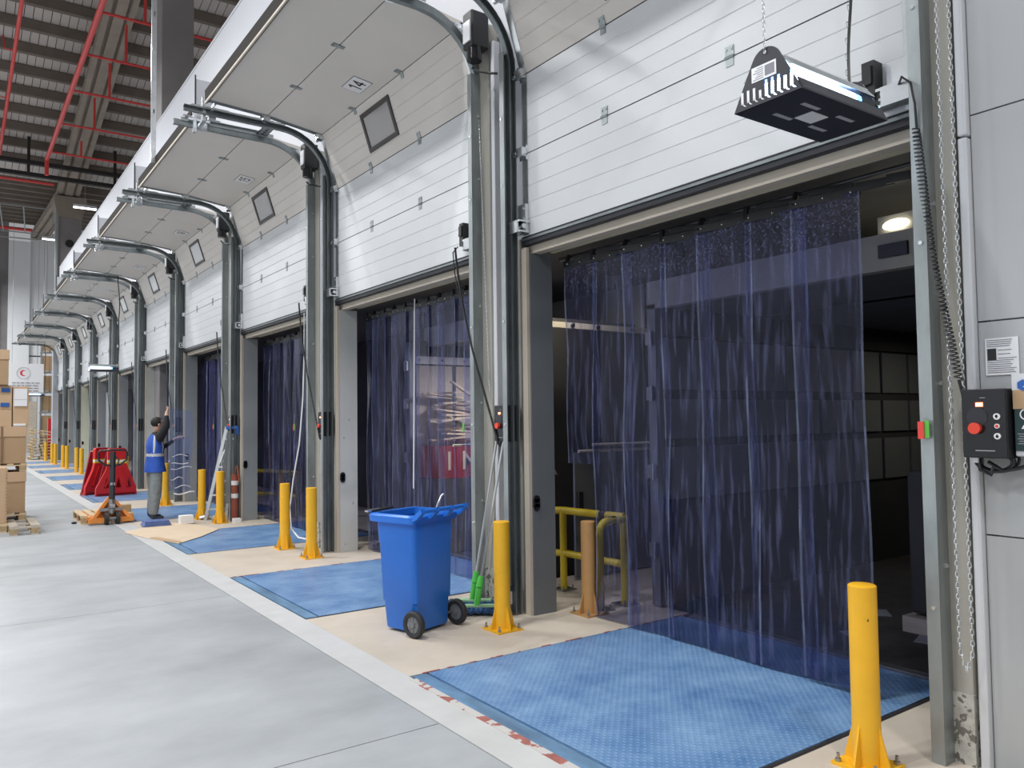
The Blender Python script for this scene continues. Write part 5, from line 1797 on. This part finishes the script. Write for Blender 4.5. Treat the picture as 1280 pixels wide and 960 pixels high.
# ================================================================== LADDER AND POST AT THE FOURTH PIER
ld = thing('step_ladder', (3.7, 14.2, 0), 'aluminium folding ladder with a blue taped top, leaning at the fourth pier', 'ladder')
a0, a1 = Vector((3.62, 14.35, 0)), Vector((3.90, 14.05, 1.62))
b0, b1 = Vector((3.92, 14.15, 0)), Vector((4.02, 13.97, 1.62))
MB().beam(a0, a1, 0.03, 0.06).build('rail', 'aluminium', ld)
MB().beam(b0, b1, 0.03, 0.06).build('rail', 'aluminium', ld)
for i in range(6):
    v = 0.12 + 0.15 * i
    MB().beam(a0.lerp(a1, v), b0.lerp(b1, v), 0.05, 0.03).build('rung', 'aluminium', ld)
MB().beam((3.72, 14.02, 0.0), (3.92, 14.0, 1.55), 0.03, 0.05).build('back_rail', 'steel_grey', ld)
MB().extr([(3.86, 0.3), (4.02, 0.3), (4.03, 1.55), (3.91, 1.55)], 'y', 13.99, 14.0).build('back_sheet', 'reveal_mid', ld)
MB().beam((3.88, 14.04, 1.60), (4.05, 13.95, 1.61), 0.06, 0.05).beam((4.04, 13.96, 1.48), (4.04, 13.96, 1.62), 0.05, 0.05).build('tape', 'label_blue', ld)
MB().tube([(3.86, 14.06, 1.05), (3.78, 14.05, 1.0), (3.86, 14.05, 1.22)], 0.012, 6, True).build('hook', 'label_white', ld)
m = MB()
m.tube([(3.55, 14.45, 0.04), (3.66, 14.42, 0.06), (3.74, 14.40, 0.03)], 0.03, 8)
m.build('foot_pad', 'aluminium', ld)
rp = thing('banded_post', (3.98, 13.84, 0), 'rusty red post with two white bands behind the yellow bollard at the ladder', 'post')
MB().cyl((3.98, 13.86, 0), (3.98, 13.86, 0.80), 0.058, n=18).build('post', 'post_rust', rp, smooth=True)
for z in (0.40, 0.62):
    MB().cyl((3.98, 13.86, z), (3.98, 13.86, z + 0.075), 0.0595, n=18).build('band', 'bandwhite', rp, smooth=True)
MB().tube([(3.98, 13.86, 0.80), (3.99, 13.83, 0.92), (4.0, 13.80, 0.96), (4.01, 13.76, 0.80), (4.02, 13.74, 0.66)], 0.012, 6).build('strap', 'post_rust', rp)
tag(MB().box(3.90, 4.02, 13.62, 13.74, 0.0, 0.07).build('white_piece', 'white_card'), 'small white block on the floor at the foot of the banded post', 'block')

# ================================================================== CARTON STACKS AT THE LEFT


def carton(x0, x1, y0, y1, z0, z1, lab, mt='cardboard', stickers=(), tape=True, lid=False):
    t = thing('carton', ((x0 + x1) / 2, (y0 + y1) / 2, z0), lab, 'box', 'cartons stacked at the left')
    MB().box(x0, x1, y0, y1, z0, z1).build('body', mt, t, bevel=0.006)
    if lid:
        MB().box(x0 - 0.012, x1 + 0.012, y0 - 0.012, y1 + 0.012, z1 - 0.17, z1 + 0.004).build('lid', 'cardboard_light', t, bevel=0.005)
    if tape:
        xm = x0 + (x1 - x0) * 0.58
        MB().box(xm - 0.018, xm + 0.018, y0 - 0.016, y0 + 0.3, z0, z1 + 0.006).build('tape', 'tape_brown', t)
    for (a, b, c, d, m_) in stickers:
        MB().box(a, b, y0 - 0.020, y0 - 0.001, c, d).build('sticker', m_, t)
    return t


Y0 = 16.5
pallet('pallet', 0.20, 1.10, Y0, Y0 + 1.1, 0.0, 'wooden pallet on the floor under the left carton stack', nb=5)
carton(0.22, 1.08, Y0, Y0 + 1.05, 0.146, 0.86, 'large brown carton at the bottom of the left stack, banded with tape', lid=True)
pallet('pallet', 0.20, 1.10, Y0, Y0 + 1.1, 0.87, 'wooden pallet between the two large cartons of the left stack', nb=5)
carton(0.22, 1.08, Y0, Y0 + 1.05, 1.016, 1.66, 'large brown carton second from the bottom of the left stack', lid=True)
carton(0.26, 0.86, Y0, Y0 + 0.8, 1.668, 1.965, 'plain brown carton on the second large carton of the left stack', 'cardboard_light')
carton(0.26, 0.86, Y0 + 0.02, Y0 + 0.8, 1.97, 2.40, 'brown carton with two blue stickers in the left stack', 'cardboard_light',
       [(0.70, 0.83, 2.28, 2.35, 'label_blue'), (0.69, 0.82, 2.02, 2.09, 'label_blue')])
carton(0.875, 1.12, Y0 + 0.02, Y0 + 0.8, 1.668, 2.38, 'brown carton with white delivery sheets at the right of the left stack', 'cardboard_light', [(0.89, 1.09, 2.15, 2.34, 'label_white'), (0.89, 1.09, 2.03, 2.145, 'label_white'), (0.89, 1.07, 1.68, 1.72, 'label_white')], tape=False)
carton(0.26, 0.80, Y0 - 0.05, Y0 + 0.8, 2.405, 3.02, 'tall dark brown carton on the very top of the left stack', 'cardboard', [(0.52, 0.62, 2.72, 2.86, 'label_white')], tape=False, lid=True)
cz_ = carton(0.05, 0.73, 14.9, 15.6, 0.146, 1.02, 'pale corrugated carton cut by the left edge of the photo', 'cardboard_light', tape=False)
m = MB()
for i in range(16):
    m.box(0.705, 0.735, 14.893, 14.90, 0.17 + 0.052 * i, 0.19 + 0.052 * i)
m.build('edge_flutes', 'cardboard', cz_)
pallet('pallet', 0.0, 0.74, 14.88, 15.65, 0.0, 'wooden pallet under the pale carton at the left edge', nb=4)

# ================================================================== FAR END
fr = random.Random(21)
for i in range(9):
    dx = fr.uniform(-0.1, 0.1)
    tz = 0.145 * i
    p = pallet('pallet', 3.10 + dx, 4.15 + dx, 44.6, 45.6, tz if i < 7 else tz + 0.10, 'stacked wooden pallet, number %d up in the far pile before the white banner' % (i + 1) if False else
               '%s pallet up in the pile at the far end of the docks' % ORD[i], 'pallets piled at the far end', nb=5)
    if i >= 7:
        p.rotation_euler.y = 0.18
rk = thing('pallet_rack', (5.1, 60, 0), 'tall rack of brown cartons at the far end beside the banner', 'rack')
for x in (4.68, 5.62):
    MB().box(x - 0.05, x + 0.05, 59.4, 59.5, 0, 7.6).build('upright', 'steel_grey', rk)
for i in range(6):
    MB().box(4.6, 5.7, 59.38, 59.5, 1.3 * i + 1.12, 1.3 * i + 1.2).build('shelf_beam', 'truck_orange' if i > 9 else 'steel_grey', rk)
for i in range(6):
    z = 1.22 + 1.3 * (i - 1) if i else 0.0
    for j in range(2):
        t = thing('carton', (4.9 + 0.47 * j, 60, z), 'brown carton on the %s level of the far rack, %s one' % (ORD[i], 'left' if j == 0 else 'right'), 'box', 'cartons in the far rack')
        MB().box(4.70 + 0.46 * j, 5.14 + 0.46 * j, 59.45, 60.4, z + 0.10, z + 1.05).build('body', 'cardboard', t)
        MB().box(4.72 + 0.46 * j, 5.12 + 0.46 * j, 59.42, 60.4, z + 0.001, z + 0.10).build('pallet_base', 'wood_grey', t)
bn = thing('banner', (3.82, 58.2, 4.6), 'white banner with a red crescent in a ring and four grey text lines, far end', 'banner')
MB().box(2.95, 4.72, 58.2, 58.23, 3.52, 5.55).build('cloth', 'label_white', bn)
mm = MB()
cx, czz, yb = 3.62, 4.95, 58.19
A = [(cx + 0.19 * math.cos(a), czz + 0.19 * math.sin(a)) for a in [PI / 4 + (2 * PI - PI / 2) * i / 16 for i in range(17)]]
Bp = [(cx + 0.075 + 0.145 * math.cos(a), czz + 0.145 * math.sin(a)) for a in [PI / 3.1 + (2 * PI - 2 * PI / 3.1) * i / 16 for i in range(17)]]
va = [mm.bm.verts.new((x, yb, z)) for x, z in A]
vb = [mm.bm.verts.new((x, yb, z)) for x, z in Bp]
for i in range(16):
    mm.face([va[i], va[i + 1], vb[i + 1], vb[i]])
mm.build('crescent', 'crescent_red', bn)
mm = MB()
mm.tube([(cx, 58.19, czz)] and [(cx + 0.36 * math.cos(a), 58.19, czz + 0.36 * math.sin(a)) for a in [2 * PI * i / 28 for i in range(28)]], 0.012, 4, True)
mm.build('ring', 'label_grey', bn)
mm = MB()
for i in range(4):
    x = 3.02
    while x < 4.45 - 0.1 * i:
        L_ = fr.uniform(0.14, 0.34)
        mm.box(x, min(x + L_, 4.5), 58.18, 58.2, 4.30 - 0.17 * i, 4.36 - 0.17 * i)
        x += L_ + 0.06
mm.build('text_lines', 'label_grey', bn)
for x in (3.0, 4.68):
    MB().cyl((x, 58.21, 5.55), (x, 58.21, 14.5), 0.01, n=5).build('cord', 'steel_grey', bn)
tag(MB().box(3.55, 4.2, 56, 57.2, 0, 3.1).build('clad_post', 'wood_grey'), 'brown speckled clad pillar below the white banner', 'pillar')
hc = thing('hose_cabinet', (4.05, 47.5, 1.2), 'red fire hose cabinet at the far end of the dock wall', 'cabinet')
MB().box(4.0, 4.14, 46.6, 46.9, 0.75, 2.0).build('body', 'red_plastic', hc)
MB().box(4.01, 4.13, 46.58, 46.6, 0.80, 1.95).build('door', 'red_plastic', hc)
MB().box(4.0, 4.14, 46.6, 46.9, 0.0, 0.75).build('stand', 'red_dark', hc)

# ================================================================== ROOF PIPES, TRAYS, LAMPS
pp = thing('sprinkler_main', (3.3, 28, 13.6), 'thick red sprinkler main pipe under the roof with side branches', 'pipe')
MB().cyl((3.3, 8, 13.62), (3.3, 40.6, 13.62), 0.085, n=12).build('main', 'red_pipe', pp, smooth=True)
MB().cyl((3.3, 40.6, 13.66), (3.3, 40.6, 12.9), 0.085, n=12).build('drop', 'red_pipe', pp, smooth=True)
for y in (15.6, 18.8, 20.9, 25.2, 28.4, 31.8, 35.6, 39.6):
    MB().cyl((3.3, y, 13.70), (9.0, y, 13.70), 0.045, n=8).build('branch', 'red_pipe', pp, smooth=True)
    MB().cyl((4.55 + 0.0 * y, y, 13.70), (4.55, y, 15.0 if y < 36 else 14.4), 0.045, n=8).build('riser', 'red_pipe', pp, smooth=True)
pl_ = thing('sprinkler_line', (1.62, 36, 15), 'thin red sprinkler line at the top left corner under the roof', 'pipe')
MB().cyl((1.70, 20, 16.6), (1.62, 43.5, 14.35), 0.07, n=10).build('main', 'red_pipe', pl_, smooth=True)
for y in (33.4, 37.4, 41.0):
    z = 16.6 - (y - 20) * 2.25 / 23.5
    MB().tube([(1.66, y, z), (1.35, y, z + 0.05), (1.30, y + 0.2, z + 0.6)], 0.03, 6).build('drop_arm', 'red_pipe', pl_, smooth=True)
for i, (y, z, xa, xb, r) in enumerate(((45.2, 13.75, -6, 4.0, 0.07), (60.0, 14.45, -6, 4.1, 0.11))):
    t = thing('sprinkler_cross_pipe', (0, y, z), ['thin red pipe crossing behind the cable trays', 'red pipe crossing near the end wall'][i], 'pipe')
    MB().cyl((xa, y, z), (xb, y, z), r, n=8).build('pipe', 'red_pipe', t, smooth=True)
ty = thing('cable_tray', (0, 42, 13.5), 'pair of long black cable trays crossing under the roof', 'cable tray')
for z, yy_ in ((13.78, 42.0), (13.30, 42.3)):
    MB().box(-8, 10, yy_ - 0.12, yy_ + 0.12, z - 0.10, z + 0.08).build('tray', 'tray_black', ty)
for x in (-4.6, -1.6, 2.7, 6.3):
    MB().box(x - 0.06, x + 0.06, 42.05, 42.17, 13.3, 15.0).build('hanger', 'tray_black', ty)
t = thing('steel_trusses', (0, 52, 13.5), 'thin pale steel tubes hanging near the end wall', 'tube')
for z, y in ((13.6, 50.0), (13.2, 55), (12.9, 55.3)):
    MB().cyl((-6, y, z), (4.1, y, z), 0.035, n=6).build('tube', 'reveal_mid', t)
for x in (0.5, 1.9, 3.0):
    MB().cyl((x, 50, 13.6), (x + 0.4, 55, 13.2), 0.035, n=6).build('strut', 'reveal_mid', t)
for i, (y, z) in enumerate(((42.3, 12.05), (50.8, 12.1))):
    t = thing('roof_lamp', (5.0, y, z), ['bright linear roof lamp seen above the dock wall', 'smaller linear roof lamp seen beside the far column'][i], 'lamp', 'roof lamps above the dock wall')
    x = 5.05 if i == 0 else 4.45
    MB().box(x - 0.5, x + 0.5, y - 0.12, y + 0.12, z, z + 0.12).build('housing', 'conduit_white', t)
    MB().box(x - 0.48, x + 0.48, y - 0.11, y + 0.11, z - 0.03, z).build('diffuser', 'lamp_diffuser', t)
    MB().cyl((x, y, z + 0.12), (x, y, z + 1.8), 0.01, n=5).build('cord', 'steel_grey', t)
